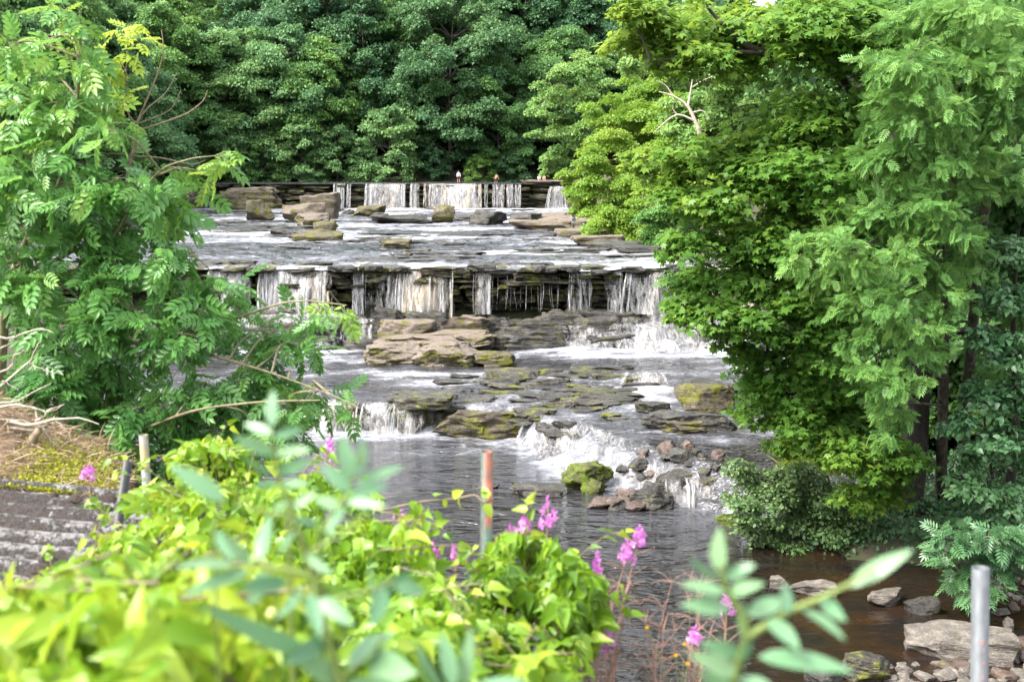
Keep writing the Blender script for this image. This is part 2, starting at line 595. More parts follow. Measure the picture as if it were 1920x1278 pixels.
M['r_grey'] = rock_mat('grey_cobble', (.07, .063, .056), (.16, .14, .122), (.27, .24, .21), .16, (.10, .11, .04), (.03, .035, .015), scale=2.6, rough=.75)
M['water_low'] = water_mat('pool_water', (.012, .010, .009), (.030, .015, .006), .55, 1.25, (.42, 1, 1), 1.0, .03, specks=True, fstretch=(.6, 1, 1))
M['water_up'] = water_mat('plateau_water', (.045, .045, .052), (.06, .04, .02), 2.2, .9, (.45, .30, 1), .62, .16, fstretch=(.36, .30, 1))
M['fall'] = fall_mat('falling_water', cover=.47, xs=5.0, zs=.55)
M['rapids'] = fall_mat('rapids_water', (.32, .33, .36), (.33, .27, .175), cover=.40, xs=4.2, ys=1.3, zs=1.6)
M['fall_thin'] = fall_mat('thin_falling_water', cover=.30, xs=7, zs=.8)

# ------------------------------------------------------------------ river and ground
LIP_MID, LIP_UP = 71.0, 175.0
step_x = [-40, -12, -8, -3.9, -3.2, .1, .7, 1.4, 3.0, 4.8, 6.5, 8.0, 12, 40]
step_y = [55, 54, 53, 52.2, 52.6, 52.0, 49.0, 46.8, 45.0, 42.3, 40.6, 39.2, 38, 38]
soft_x = [-40, -8, -3.5, 0.0, 1.0, 3.0, 6.5, 8.0, 40]
soft_w = [.5, .5, .6, 1.0, 2.6, 3.2, 2.6, 1.6, 1.6]


def water_low_z(x, y):
    ys = np.interp(x, step_x, step_y) + .5 * fbm(x * .5, y * .1, 3.3, 11, 3)
    w_ = np.interp(x, soft_x, soft_w)
    t = np.clip((y - ys) / w_, 0, 1)
    terr = t + .10 * np.sin(t * 2 * math.pi * 2.0) * np.minimum(1, w_ / 2)
    z = 1.18 * terr + np.clip((y - ys) / 22.0, 0, 1) * .62 * (y > ys)
    return z, t, ys


def lip_off(x):
    """how far the brink of the middle falls wanders up and down stream"""
    return 1.3 * fbm(np.asarray(x, float) * .13, 0.4, 0, 131, 3) + .45 * fbm(np.asarray(x, float) * .6, 1.4, 0, 132, 2)


def water_plateau_z(x, y):
    return 6.25 + .55 * (y - LIP_MID) / (LIP_UP - LIP_MID)


def zw_at(x, y):
    if y > LIP_UP:
        return 10.6
    if y > LIP_MID:
        return float(water_plateau_z(x, y))
    return float(water_low_z(np.array([x * 1.0]), np.array([y * 1.0]))[0][0])


def grid_faces(nr, nc):
    i = np.arange(nr - 1)[:, None] * nc
    j = np.arange(nc - 1)[None, :]
    return np.stack([i + j, i + j + 1, i + nc + j + 1, i + nc + j], -1).reshape(-1, 4)


def falloff(x, y, x0, x1, yb, reach):
    """foam below a fall that lands along y=yb between x0 and x1"""
    dx = np.maximum(np.maximum(x0 - x, x - x1), 0)
    dy = yb - y
    return np.exp(-(dx / (.35 * reach)) ** 2) * np.where(dy >= 0, np.exp(-dy / reach), np.exp(-(dy / .5) ** 2))


def px_x(px, d):
    return (px - 960.0) / FPX * d * 1.0 / (CP)


# lower pool and terrace: one sheet with the lower step in it
xs = np.concatenate([np.arange(-34, -16, .6), np.arange(-16, 14, .2), np.arange(14, 34, .6)])
ys_ = np.concatenate([np.arange(9, 30, .3), np.arange(30, 60, .17), np.arange(60, 72, .3)])
X, Y = np.meshgrid(xs, ys_)
Z, T, YS = water_low_z(X, Y)
slope = (T > .02) & (T < .98)
rough_w = np.where(T > .5, 1.0, .25)
terr_mask = sstep(.9, 1.0, T)
Z = Z + .10 * rough_w * fbm(X * .9, Y * .7, 0, 3, 4) * np.where(T > .02, 1, .25) + .16 * slope * fbm(X * 2.2, Y * 2.2, 0, 5, 4)
foam = .26 + .12 * sstep(34, 46, Y) + .14 * fbm(X * .3, Y * .6, 4, 27, 3)  # raised base also greys the pool, painting in its silvery sky reflection
foam += terr_mask * (.02 + .30 * fbm(X * .35, Y * .8, 1.0, 21, 3))
foam += slope * (.13 + .30 * fbm(X * 1.1, Y * .5, 0, 29, 3))
foam += .42 * np.exp(-np.maximum(YS - Y, 0) / 1.5) * (T < .05) * sstep(-12, -9, X) * (1 - .4 * sstep(4, 8, X))
for (a, b, yb, rc, s) in ((-17, -10, 67.4, 1.5, .5), (-7.0, -3.5, 67.5, .7, .3), (4, 22, 66.2, 2.2, .5), (-7, 0, 60.2, 1.0, .30), (1.5, 6, 66.5, .8, .25), (5.9, 7.3, 55, 2, .5)):
    foam += s * falloff(X, Y, a, b, yb, rc)
shallow = sstep(6.0, 9.5, X + .25 * (33 - Y)) * (1 - sstep(35, 38, Y)) * (T < .02)
foam -= .12 * shallow
ker = np.hanning(13)[1:-1]
ker /= ker.sum()
foam = np.apply_along_axis(lambda q_: np.convolve(np.pad(q_, 5, mode='edge'), ker, 'valid'), 1, foam)
me = make_mesh('river_pool', np.stack([X, Y, Z], -1).reshape(-1, 3), grid_faces(*X.shape), {'foam': foam.ravel(), 'shallow': shallow.ravel()}, True)
obj('river_pool', me, M['water_low'], kind='structure', label='dark peaty river water stepping down below the middle falls')

# plateau between the middle and the upper falls
xs = np.arange(-70, 22, .7)
ys_ = np.concatenate([[70.95], np.arange(71.1, 100, .3), np.arange(100, 178, .8)])
X, Y = np.meshgrid(xs, ys_)
Z = water_plateau_z(X, Y)
led = np.floor((Y - 71) / 7.0 + 1.3 * fbm(X * .06, Y * .02, 5, 31, 3))
Z = Z + .16 * fbm(X * .25, Y * .6, 0, 33, 4) + .16 * fbm(X * .7, Y * 1.3, 2, 35, 3)
Z = Z - .10 * np.exp(-np.abs(Y - 71) / 1.5) + .10 * fbm(X * .5, 0 * X, 0, 39, 2) * np.exp(-np.abs(Y - 71) / 2)
Y = Y + lip_off(X) * np.clip(1 - (Y - 70.95) / 3.5, 0, 1)
foam = .50 + .36 * fbm(X * .05, Y * .22, 0, 41, 4) + .06 * sstep(95, 150, Y)
foam += .7 * falloff(X, Y, -22, -6, 173.8, 4.0) + .5 * falloff(X, Y, -6, 9, 173.8, 3.0) + .3 * falloff(X, Y, -50, -22, 173.8, 2)
foam += .30 * np.exp(-((Y - 93 - 1.5 * np.sin(X * .3)) / 1.2) ** 2) * sstep(-3, 2, X)
ppx = 960 + X / Y * FPX * CP
lipm = np.zeros_like(X)
for a_, b_ in ((395, 470), (494, 616), (655, 685), (750, 850), (893, 919), (1066, 1106), (1128, 1162), (1178, 1244), (1320, 1420)):
    lipm = np.maximum(lipm, sstep(a_ - 14, a_, ppx) * (1 - sstep(b_, b_ + 14, ppx)))
foam += (.30 * lipm - .16 * (1 - lipm)) * np.exp(-np.abs(Y - 70.8) / 1.2)
foam -= .30 * np.exp(-((Y - 89) / 4.0) ** 2) * (1 - sstep(-2, 6, X))
me = make_mesh('river_plateau', np.stack([X, Y, Z], -1).reshape(-1, 3), grid_faces(*X.shape), {'foam': foam.ravel(), 'shallow': foam.ravel() * 0}, True)
obj('river_plateau', me, M['water_up'], kind='structure', label='broken shallow water between the middle and upper falls')

# water above the upper falls
xs = np.arange(-90, 40, 2.0)
ys_ = np.arange(174.9, 232, 1.5)
X, Y = np.meshgrid(xs, ys_)
Z = 10.42 + .22 * sstep(175.5, 179, Y) + .04 * fbm(X * .3, Y * .5, 0, 51, 3)
foam = .22 + .5 * np.exp(-np.abs(Y - 176) / 1.3) * (.5 + .5 * vnoise(X * .12, Y * .1, 0, 4)) + .1 * vnoise(X * .1, Y * .3, 0, 8)
me = make_mesh('river_top', np.stack([X, Y, Z], -1).reshape(-1, 3), grid_faces(*X.shape), {'foam': foam.ravel(), 'shallow': foam.ravel() * 0}, True)
obj('river_top', me, M['water_up'], kind='structure', label='calm river reach above the upper falls')

bank_y = [-20, 0, 10, 20, 32.5, 34.5, 36, 42, 46, 52, 60, 70.5, 72, 78, 86, 100, 116, 150, 178, 186, 200, 320]
bank_xr = [20, 22, 24, 26, 26, 11.0, 8.8, 9.3, 12, 24, 25, 25, 17, 14, 12.3, 9.5, 8.0, 7.6, 8.8, 16, 22, 22]
bank_ly = [-20, 0, 8, 16, 30, 44, 60, 71, 100, 150, 175, 320]
bank_xl = [-9, -9, -10, -11, -15, -20, -24, -31, -42, -54, -60, -66]


def ground_z(x, y):
    x, y = np.asarray(x, float), np.asarray(y, float)
    bed = np.where(y > LIP_UP + 1.5, 9.4, np.where(y > LIP_MID + 1.0, 5.2, np.where(y > 52, -.4, -1.0)))
    lev = np.where(y > LIP_UP, 10.6, np.where(y > LIP_MID, 6.4, np.where(y > 50, 1.5, 0.0)))
    dr = x - np.interp(y, bank_y, bank_xr)
    dl = np.interp(y, bank_ly, bank_xl) - x
    db = y - 196 - 3 * np.sin(x * .1)
    d = np.maximum(np.maximum(dr, dl), db)
    hill = lev + .25 * sstep(-.4, .6, d) + np.clip(d, 0, 12) * .22 + np.clip(d - 6, 0, 90) * .20
    near_r = (y < 48) & (y > 18) & (dr > -1)
    hill = np.where(near_r, lev + .4 * sstep(-.4, .8, d) + np.clip(d - .5, 0, 12) * .12, hill)
    z = np.where(d > -1.0, bed + (hill - bed) * sstep(-1.0, .3, d), bed)
    # the high bank the camera stands on
    edge = np.where(x < -1.2, 7.4, 3.4) + np.clip((-x - 1.2) * .35, 0, 4)
    edge = np.where(x > 4, 3.4 - (x - 4) * .2, edge)
    nb = 10.0 - np.clip(y - edge, 0, 100) * 1.25
    nb = np.where(y < edge, 10.0, nb)
    z = np.maximum(z, nb)
    return z + .25 * fbm(x * .25, y * .25, 0, 61, 4) * sstep(-.5, 3, np.maximum(d, 3 * (nb > 1)))


xs = np.concatenate([np.arange(-240, -72, 8), np.arange(-72, 40, 1.2), np.arange(40, 240, 8)])
ys_ = np.concatenate([np.arange(-30, -4, 4), np.arange(-4, 30, .8), np.arange(30, 230, 1.6), np.arange(230, 460, 12)])
X, Y = np.meshgrid(xs, ys_)
me = make_mesh('ground', np.stack([X, Y, ground_z(X, Y)], -1).reshape(-1, 3), grid_faces(*X.shape), None, True)
obj('ground', me, M['earth'], kind='structure', label='dark wooded banks and river bed')


# ------------------------------------------------------------------ rocks
def rock_verts(seed, n=14, box=.55, cuts=7, strata=0.0, rough=.10, flat_top=None):
    """Unit rock (-.5 .. .5): cube sphere, chiselled by random planes, then roughened; returns V, F."""
    r = np.random.default_rng(seed)
    t = np.linspace(-1, 1, n + 1)
    a, b = np.meshgrid(t, t)
    V, F = [], []
    for ax in range(3):
        for sg in (-1, 1):
            P = np.zeros((n + 1, n + 1, 3))
            P[..., ax] = sg
            P[..., (ax + 1) % 3] = a
            P[..., (ax + 2) % 3] = b
            k = len(V) * (n + 1) ** 2
            V.append(P.reshape(-1, 3))
            f = grid_faces(n + 1, n + 1) + k
            F.append(f if sg > 0 else f[:, ::-1])
    V = np.concatenate(V)
    F = np.concatenate(F)
    sph = V / np.linalg.norm(V, axis=1, keepdims=True)
    V = V * box + sph * (1 - box) * 1.15
    for _ in range(cuts):
        nv = unit(r.normal(size=3) * np.array([1, 1, .8]))
        dd = r.uniform(.62, .95)
        ov = np.maximum(V @ nv - dd, 0)
        V = V - ov[:, None] * nv
    if flat_top is not None:
        V[:, 2] = np.minimum(V[:, 2], flat_top + .12 * V[:, 0] * r.uniform(-1, 1))
    o = r.uniform(0, 50, 3)
    q = V * 2.4 + o
    disp = np.stack([fbm(q[:, 0], q[:, 1], q[:, 2], seed + k, 4) for k in (1, 9, 17)], -1)
    V = V + rough * 2.6 * disp
    if strata > 0:
        lay = np.sin(V[:, 2] * strata * math.pi + 2 * fbm(V[:, 0] + o[0], V[:, 1], 0, seed, 2))
        V[:, :2] *= (1 + .06 * np.sign(lay) * np.abs(lay) ** .4)[:, None]
    mn, mx = V.min(0), V.max(0)
    V = (V - (mn + mx) / 2) / (mx - mn)
    return V, F


_rock_cache = {}


def rock_mesh(seed, mat, **kw):
    key = (seed, mat, tuple(sorted(kw.items())))
    if key not in _rock_cache:
        V, F = rock_verts(seed, **kw)
        # weld the seams of the six patches
        K = np.round(V * 4000).astype(np.int64)
        _, idx, inv = np.unique(K, axis=0, return_index=True, return_inverse=True)
        inv = inv.reshape(-1)
        me_ = make_mesh('rock', V[idx], inv[F], None, True)
        me_.materials.append(M[mat])
        _rock_cache[key] = me_
    return _rock_cache[key]


def rock_at(name, x, y, zb, w_, dep, h, seed, mat, label=None, cat='rock', group=None, rz=0.0, tilt=(0, 0), parent=None, **kw):
    o = obj(name, rock_mesh(seed, mat, **kw), None, parent, label, cat if label else None, group)
    o.location = (x, y, zb + h / 2)
    o.scale = (w_, dep, h)
    o.rotation_euler = (tilt[0], tilt[1], rz)
    return o


def rock_px(px0, px1, yt, yb, zbase, seed, mat, label, name='boulder', group=None, dep=.75, sink=.18, rz=0.0, tilt=(0, 0), cat='boulder', **kw):
    """A boulder whose foot is on the level zbase and whose outline spans these photo pixels."""
    if zbase is None:
        d, zbase = hit_water((px0 + px1) / 2, yb)
    else:
        d = float(DZ(yb, zbase))
    cx = W((px0 + px1) / 2, yb, d)[0]
    w_ = (px1 - px0) / FPX * d / CP
    dp = max(.3, w_ * dep)
    y = d + dp * .42
    # the top edge is seen at the middle of the rock
    ztop = W((px0 + px1) / 2, yt, y)[2]
    h = max(.12, ztop - zbase)
    cx = W((px0 + px1) / 2, (yt + yb) / 2, y)[0]
    return rock_at(name, cx, y, zbase - sink * h - .05, w_ * 1.04, dp, h * (1 + sink) + .05, seed, mat, label, cat, group, rz, tilt, **kw)


def hit_water(px, py):
    """Where the ray through a photo pixel meets the lower water sheet."""
    dd = np.arange(24, 71, .05)
    P = np.array([W(px, py, q) for q in dd])
    zz_, _, _ = water_low_z(P[:, 0], P[:, 1])
    i_ = np.argmax(P[:, 2] <= zz_)
    return float(dd[i_]), float(zz_[i_])


def plz(py):
    z = 6.4
    for _ in range(12):
        d = float(DZ(py, z))
        z = 6.25 + .55 * (np.clip(d, 71, 175) - 71) / 104
    return float(z)


# boulders on the plateau
for a in (
    (565, 637, 360, 411, 101, 'r_pale', 'largest pale flat-topped boulder at the back of the stack below the upper falls'),
    (530, 614, 379, 417, 102, 'r_pale', 'tan blocky boulder on the left of the stack below the upper falls'),
    (551, 617, 399, 424, 103, 'r_palemoss', 'pale-topped mossy block in front of the tan boulder below upper falls'),
    (588, 633, 413, 437, 104, 'r_moss', 'yellow-green mossy cube-shaped boulder at the front of the boulder stack'),
    (462, 514, 374, 414, 106, 'r_moss', 'mossy square boulder with weeds at its foot beside the left cliff'),
    (660, 722, 385, 405, 107, 'r_moss', 'low mossy boulder just below the narrow pair of upper falls'),
    (697, 812, 402, 420, 108, 'r_wet', 'long flat dark rock slab below the upper falls'),
    (810, 853, 383, 418, 109, 'r_moss', 'upright mossy boulder below the widest cream upper fall'),
    (880, 950, 394, 422, 110, 'r_wet', 'dark humped boulder right of the upright mossy boulder'),
    (953, 1018, 399, 420, 111, 'r_wet', 'dark slanting slab rising to the right near the pale rock shelf'),
    (508, 548, 426, 441, 112, 'r_wet', 'small dark rock left of the low mossy outcrop on the plateau'),
    (550, 646, 430, 452, 113, 'r_moss', 'low wide mossy outcrop in front of the boulder stack'),
    (713, 772, 447, 466, 114, 'r_moss', 'lone low rock in midstream between upper and middle falls'),
):
    px0, px1, yt, yb, sd_, mt, lb = a
    rock_px(px0, px1, yt, yb, plz(yb), sd_, mt, lb, n=20, box=.72, cuts=8, rough=.07, flat_top=(.7 if mt == 'r_pale' else None))
for a in ((540, 600, 433, 446, 120), (690, 730, 398, 410, 121), (850, 885, 405, 415, 122), (640, 665, 392, 402, 123)):
    rock_px(a[0], a[1], a[2], a[3], plz(a[3]), a[4], 'r_wet', 'small dark rock lying among the boulders below the upper falls', group='small rocks below the upper falls', cat='rock', name='rock')

# pale rock shelf by the right bank of the plateau, in beds
shelf = thing('rock_shelf', (7, 118, 6.3), 'pale layered rock shelf at the foot of the right bank below upper falls', 'rock shelf')
for i, (px0, px1, yt, yb) in enumerate(((955, 1075, 412, 432), (1010, 1120, 404, 424), (1040, 1140, 428, 446), (1070, 1170, 440, 462), (1100, 1210, 452, 468), (1150, 1260, 460, 474), (990, 1060, 398, 410), (1040, 1130, 414, 430))):
    o = rock_px(px0, px1, yt, yb, plz(yb), 130 + i, 'r_pale' if i not in (4, 5) else 'r_wet', None, name='stone_bed', dep=.8, n=14, box=.8, cuts=5, rough=.06, flat_top=.6)
    o.parent = shelf
    o.matrix_parent_inverse = shelf.matrix_world.inverted()
    o.location = o.location - shelf.location
    o.matrix_parent_inverse.identity()

# low ledges that break the plateau water
rr = np.random.default_rng(5)
nled = 0
for i in range(120):
    yy = 73 + 95 * rr.random() ** 1.4
    xl = np.interp(yy, bank_ly, bank_xl) + 12
    xr = np.interp(yy, bank_y, bank_xr) - 1
    xx = rr.uniform(max(xl, -.27 * yy), xr)
    ppx = 960 + xx / yy * FPX
    if 520 < ppx < 1040 and 108 < yy < 150 and rr.random() < .6:
        continue
    w_ = rr.uniform(1.2, 5.5) * (.6 + yy / 150)
    rock_at('rock_ledge', xx, yy, zw_at(xx, yy) - .22, w_, w_ * rr.uniform(.18, .35), rr.uniform(.28, .46), 150 + i % 8, 'r_wet', 'low dark rock ledge breaking the shallow water between upper and middle falls', 'rock ledge', 'low rock ledges on the plateau', rr.uniform(-.15, .15), n=12, box=.7, cuts=6, rough=.14, flat_top=.5)
    nled += 1


# cliffs: beds of stone blocks
def cliff(name, label, x0, x1, yface, z0, z1, beds, recess, seed, mat, minw=1.5, maxw=4.5, dep=2.5, jitter=.25, off=None):
    t = thing(name, ((x0 + x1) / 2, yface, z0), label, 'rock cliff')
    r = np.random.default_rng(seed)
    hs = r.uniform(.7, 1.4, beds)
    hs = hs / hs.sum() * (z1 - z0)
    z = z0
    for b in range(beds):
        f = (b + .5) / beds
        rec = np.interp(f, [p for p, _ in recess], [q for _, q in recess])
        x = x0 - r.uniform(0, 2)
        while x < x1:
            w_ = r.uniform(minw, maxw)
            o = rock_at('stone_block', x + w_ / 2 - (x0 + x1) / 2, rec + r.uniform(-jitter, jitter) + dep / 2 + (float(off(x + w_ / 2)) if off else 0), z - z0 - .04 + r.uniform(-.05, .05), w_ * 1.1, dep, hs[b] * r.uniform(1.05, 1.3) if b < beds - 1 else hs[b] * 1.1, seed * 10 + int(r.integers(0, 7)), mat, parent=t, rz=r.uniform(-.12, .12), tilt=(r.uniform(-.04, .04), r.uniform(-.03, .03)), n=14, box=.85, cuts=6, rough=.07, strata=5)
            x += w_
        z += hs[b]
    return t


cliff('rock_cliff', 'dark mossy layered rock face of the middle falls with an undercut base', -31, 24, LIP_MID - .15, 3.4, 6.28, 8, [(0, 1.6), (.2, 1.3), (.38, .35), (.6, .1), (1, 0.0)], 3, 'r_cliff', .8, 3.2, 2.6, .34, lip_off)
cliff('rock_cliff', 'dark layered rock face of the upper falls', -62, 10, LIP_UP - .3, 6.3, 10.36, 6, [(0, .7), (.25, .2), (1, 0)], 4, 'r_cliff', 2, 6, 3.0, .45)
cliff('rock_step', 'thin stepped rock ledges along the brink above the upper falls', -62, 10, LIP_UP + 2.4, 9.9, 10.66, 2, [(0, -.8), (1, .8)], 6, 'r_wet', 3, 9, 3.0, .8)
cliff('rock_cliff', 'short dark rock face of the lower fall behind the creeper', -22, -2.6, 52.6, -.4, 1.2, 4, [(0, .3), (1, .0)], 8, 'r_cliff', .8, 2.2, 1.6, .2)
cs = thing('brink_stones', (0, 71, 6), 'mossy stones lying along the brink of the middle falls between the curtains', 'brink')
rr = np.random.default_rng(14)
for a_, b_ in ((620, 652), (686, 748), (852, 892), (920, 1064), (1108, 1127), (1164, 1178), (1246, 1320), (470, 492)):
    x = px_x(a_, 71)
    while x < px_x(b_, 71):
        w_ = rr.uniform(.5, 1.7)
        rock_at('stone_slab', x + w_ / 2, rr.uniform(-.2, .3) + float(lip_off(x + w_ / 2)), 6.0 - 6 + rr.uniform(-.2, .02), w_ * 1.15, rr.uniform(.7, 1.5), rr.uniform(.34, .52), 190 + int(rr.integers(0, 6)), 'r_wet', parent=cs, rz=rr.uniform(-.15, .15), n=11, box=.75, cuts=6, rough=.09, flat_top=.5)
        x += w_ * rr.uniform(.9, 2.2)
# shelf of dark rock at the foot of the middle falls
sh = thing('rock_apron', (0, 70, 1.2), 'dark wet rock apron at the foot of the middle falls', 'rock apron')
rr = np.random.default_rng(15)
for row in range(4):
    f = row / 3.0
    x = -30.0
    while x < 24:
        w_ = rr.uniform(1.6, 4.6)
        zt = 3.75 - 1.35 * f + rr.uniform(-.3, .25)
        if -6.5 < x < 1.0:
            zt -= .35
        yy = 70.3 - 2.1 * f + rr.uniform(-.4, .4) + .7 * float(lip_off(x))
        rock_at('stone_block', x, yy - 70, 1.0 - 1.2, w_ * 1.25, rr.uniform(1.2, 2.2), zt - 1.0, 180 + int(rr.integers(0, 8)), 'r_wet', parent=sh, rz=rr.uniform(-.15, .15), tilt=(rr.uniform(-.05, .05), rr.uniform(-.05, .05)), n=16, box=.8, cuts=6, rough=.09, strata=7, flat_top=.65)
        x += w_
# the mossy bluff at the left of the upper falls
bl = thing('rock_bluff', W(455, 398, 172), 'bulky moss-covered bluff jutting from the left of the upper falls', 'rock bluff')
for i, (px0, px1, yt, yb, dd) in enumerate(((402, 520, 352, 398, 171), (400, 470, 360, 402, 170), (440, 500, 375, 402, 169), (350, 384, 355, 398, 173), (470, 530, 362, 392, 172.5))):
    p = W((px0 + px1) / 2, yb, dd)
    w_ = (px1 - px0) / FPX * dd
    h = (yb - yt) / FPX * dd * 1.02
    o = rock_at('stone_block', p[0] - bl.location[0], dd - bl.location[1] + 1.2, p[2] - .4 - bl.location[2], w_, 3.5, h + .4, 210 + i, 'r_moss' if i in (1, 2) else 'r_palemoss', parent=bl, n=16, box=.8, cuts=7, rough=.08, strata=4)

# mid-pool outcrop
for (px0, px1, yt, yb, sd_, mt, lb) in (
    (682, 802, 642, 682, 2211, 'r_palemoss', 'mossy rock at the left end of the outcrop in the middle pool'),
    (770, 905, 640, 686, 2212, 'r_palemoss', 'broad mossy rock at the centre of the outcrop in the middle pool'),
    (700, 930, 622, 664, 2213, 'r_pale', 'wide pale sloping rock carrying the pinkish block in the middle pool')):
    rock_px(px0, px1, yt, yb, None if yb > 670 else 1.75, sd_, mt, lb, dep=.6, n=26, box=.6, cuts=10, rough=.10)
rock_px(707, 818, 597, 645, 1.9, 222, 'r_pale', 'pale pinkish block with green moss sitting on the outcrop in the middle pool', dep=.7, n=22, box=.8, cuts=7, rough=.05, sink=.3)
rock_px(815, 920, 589, 642, 1.9, 223, 'r_pale', 'pale jagged rock right behind the pinkish block in the middle pool', dep=.7, n=22, box=.6, cuts=9, rough=.10, sink=.3)
rock_px(886, 966, 658, 686, None, 224, 'r_moss', 'small dark mossy rock at the right end of the middle-pool outcrop', n=16)
rock_px(850, 925, 625, 660, 1.8, 225, 'r_pale', 'pale sloping rock step on the right of the middle-pool outcrop', n=16, flat_top=.4)
# lower boulders
rock_px(811, 988, 766, 823, None, 231, 'r_moss', 'long low boulder with yellow moss beside the lower waterfall', dep=.6, n=28, box=.66, cuts=9, rough=.10)
rock_px(1262, 1380, 716, 777, None, 232, 'r_moss', 'large rounded brown boulder with yellow moss along its foot near the sycamore', dep=.8, n=24, box=.2, cuts=5, rough=.06)
rock_px(1280, 1396, 711, 750, None, 233, 'r_wet', 'dark boulder hiding behind the large rounded brown boulder', n=18)
rock_px(1202, 1380, 770, 811, None, 234, 'r_wet', 'long dark jagged slab in front of the large rounded brown boulder', dep=.5, n=22, box=.6, cuts=8, rough=.12)
rock_px(1234, 1330, 783, 813, None, 235, 'r_moss', 'small mossy rock under the front edge of the jagged slab', n=16)
rock_px(1052, 1151, 866, 921, None, 236, 'r_green', 'bright green moss-topped boulder at the edge of the lower pool', dep=.8, n=24, box=.15, cuts=5, rough=.10)
rock_px(1088, 1140, 895, 927, None, 237, 'r_green', 'dark mossy stone leaning on the bright green boulder', n=16)
rock_px(955, 1062, 906, 931, None, 238, 'r_wet', 'low flat dark rock in the pool left of the bright green boulder', dep=.45, n=18, box=.7, flat_top=.5)
rock_px(886, 936, 902, 918, None, 239, 'r_wet', 'small dark rock in the pool behind the red stake', n=14)
rock_px(1178, 1266, 912, 958, None, 240, 'r_wet', 'wedge of dark rock between the cobbles and the small cascade', dep=.7, n=20, box=.5, cuts=9)
rock_px(1228, 1322, 880, 917, None, 241, 'r_wet', 'long smooth dark rock above the small cascade', dep=.5, n=20, box=.6, cuts=7)
rock_px(1310, 1352, 892, 917, None, 242, 'r_wet', 'small dark rock at the right end of the long smooth one', n=14)
rock_px(1340, 1392, 960, 987, None, 243, 'r_green', 'round mossy stone at the foot of the willow bush', n=16, box=.3)
rock_px(1130, 1200, 740, 756, None, 244, 'r_wet', 'flat dark rock just left of the little cream chute', n=14)
rock_px(1190, 1262, 752, 778, None, 245, 'r_wet', 'low dark rock left of the large rounded brown boulder', n=16)
# bedrock pavement
pv = thing('bedrock_pavement', (3, 57, 1.2), 'broken mossy bedrock pavement of thin ledges in midstream above the lower falls', 'bedrock')
rr = np.random.default_rng(25)
for i in range(120):
    px, py = rr.uniform(750, 1200), rr.uniform(690, 806)
    lo = 690 + max(0, (900 - px)) * .28
    if py < lo or (px < 830 and py > 790) or (px > 1060 and py > 775) or (800 < px < 1000 and py > 748):
        continue
    d = float(DZ(py, 1.6))
    p = W(px, py, d)
    w_ = rr.uniform(.7, 2.6)
    zz = zw_at(p[0], d)
    if zz < .9:
        continue
    rock_at('stone_slab', p[0] - 3, d - 57, zz - .20 - 1.2, w_, w_ * rr.uniform(.3, .6), rr.uniform(.22, .46), 250 + i % 9, 'r_wet' if rr.random() < .6 else 'r_cliff', parent=pv, rz=rr.uniform(-.4, .4), tilt=(rr.uniform(-.05, .05), rr.uniform(-.06, .06)), n=11, box=.65, cuts=7, rough=.13, flat_top=.5)
for (px0, px1, yt, yb, sd_) in ((735, 800, 745, 808, 271), (785, 815, 752, 806, 272), (745, 850, 738, 764, 273), (905, 1010, 690, 716, 275), (1060, 1160, 690, 712, 276)):
    o = rock_px(px0, px1, yt, yb, .1 if yb > 795 else 1.3, sd_, 'r_cliff', None, name='stone_slab', dep=.7, n=16, box=.8, cuts=6, rough=.08, flat_top=.6)
    o.parent = pv
    o.location = o.location - pv.location
# cobbles of the right-hand riffle
spots = []
rr = np.random.default_rng(35)
while len(spots) < 46:
    px, py = rr.uniform(1120, 1350), rr.uniform(842, 950)
    if py < 842 + (1200 - px) * .25 or (px > 1250 and py > 915) or abs(py - (880 + (px - 1230) * .1)) < 6 or (px < 1160 and py < 925 and py > 850):
        continue
    if any((px - a) ** 2 + 3 * (py - b) ** 2 < 170 for a, b in spots):
        continue
    spots.append((px, py))
for i, (px, py) in enumerate(spots):
    zz = np.interp(py, [842, 890, 955], [1.15, .75, .05])
    d = float(DZ(py, zz))
    p = W(px, py, d)
    s = rr.uniform(.22, .8)
    rock_at('cobble', p[0], d, zw_at(p[0], d) - .14, s * 1.35, s, s * .66, 280 + i % 8, 'r_brown' if rr.random() < .62 else 'r_wet', 'wet cobble in the riffle between the green boulder and the willow bush', 'cobble', 'cobbles in the riffle', rr.uniform(0, 3), (rr.uniform(-.3, .3), rr.uniform(-.3, .3)), n=10, box=.62, cuts=10, rough=.06)
# stones of the near right shallows
for a in (
    (1440, 1480, 1079, 1106, 301, 'r_grey', 'small upright grey stone beside the flat pale slab in the shallows'),
    (1476, 1569, 1088, 1117, 302, 'r_grey', 'flat pale slab lying in the brown shallows under the willow bush'),
    (1621, 1696, 1104, 1138, 303, 'r_grey', 'grey lichened stone in the brown shallows left of the dark wedge stone'),
    (1697, 1758, 1116, 1152, 304, 'r_wet', 'dark wedge-shaped stone in the brown shallows'),
    (1578, 1670, 1226, 1285, 305, 'r_cliff', 'dark slanting stone at the bottom edge of the shallows'),
    (1508, 1585, 1246, 1285, 306, 'r_wet', 'dark stone at the bottom edge left of the slanting stone'),
    (1880, 1899, 1154, 1182, 307, 'r_grey', 'small upright stone in the shallows behind the grey post'),
):
    rock_px(a[0], a[1], a[2], a[3], .0, a[4], a[5], a[6], n=18, box=.6, cuts=8, rough=.06)
rock_px(1699, 1900, 1172, 1240, .0, 311, 'r_grey', 'large pale lichened rock slab in the shallows behind the grey post', n=28, box=.85, cuts=8, rough=.05, dep=.5, rz=-.25, flat_top=.55)
spots = []
rr = np.random.default_rng(45)
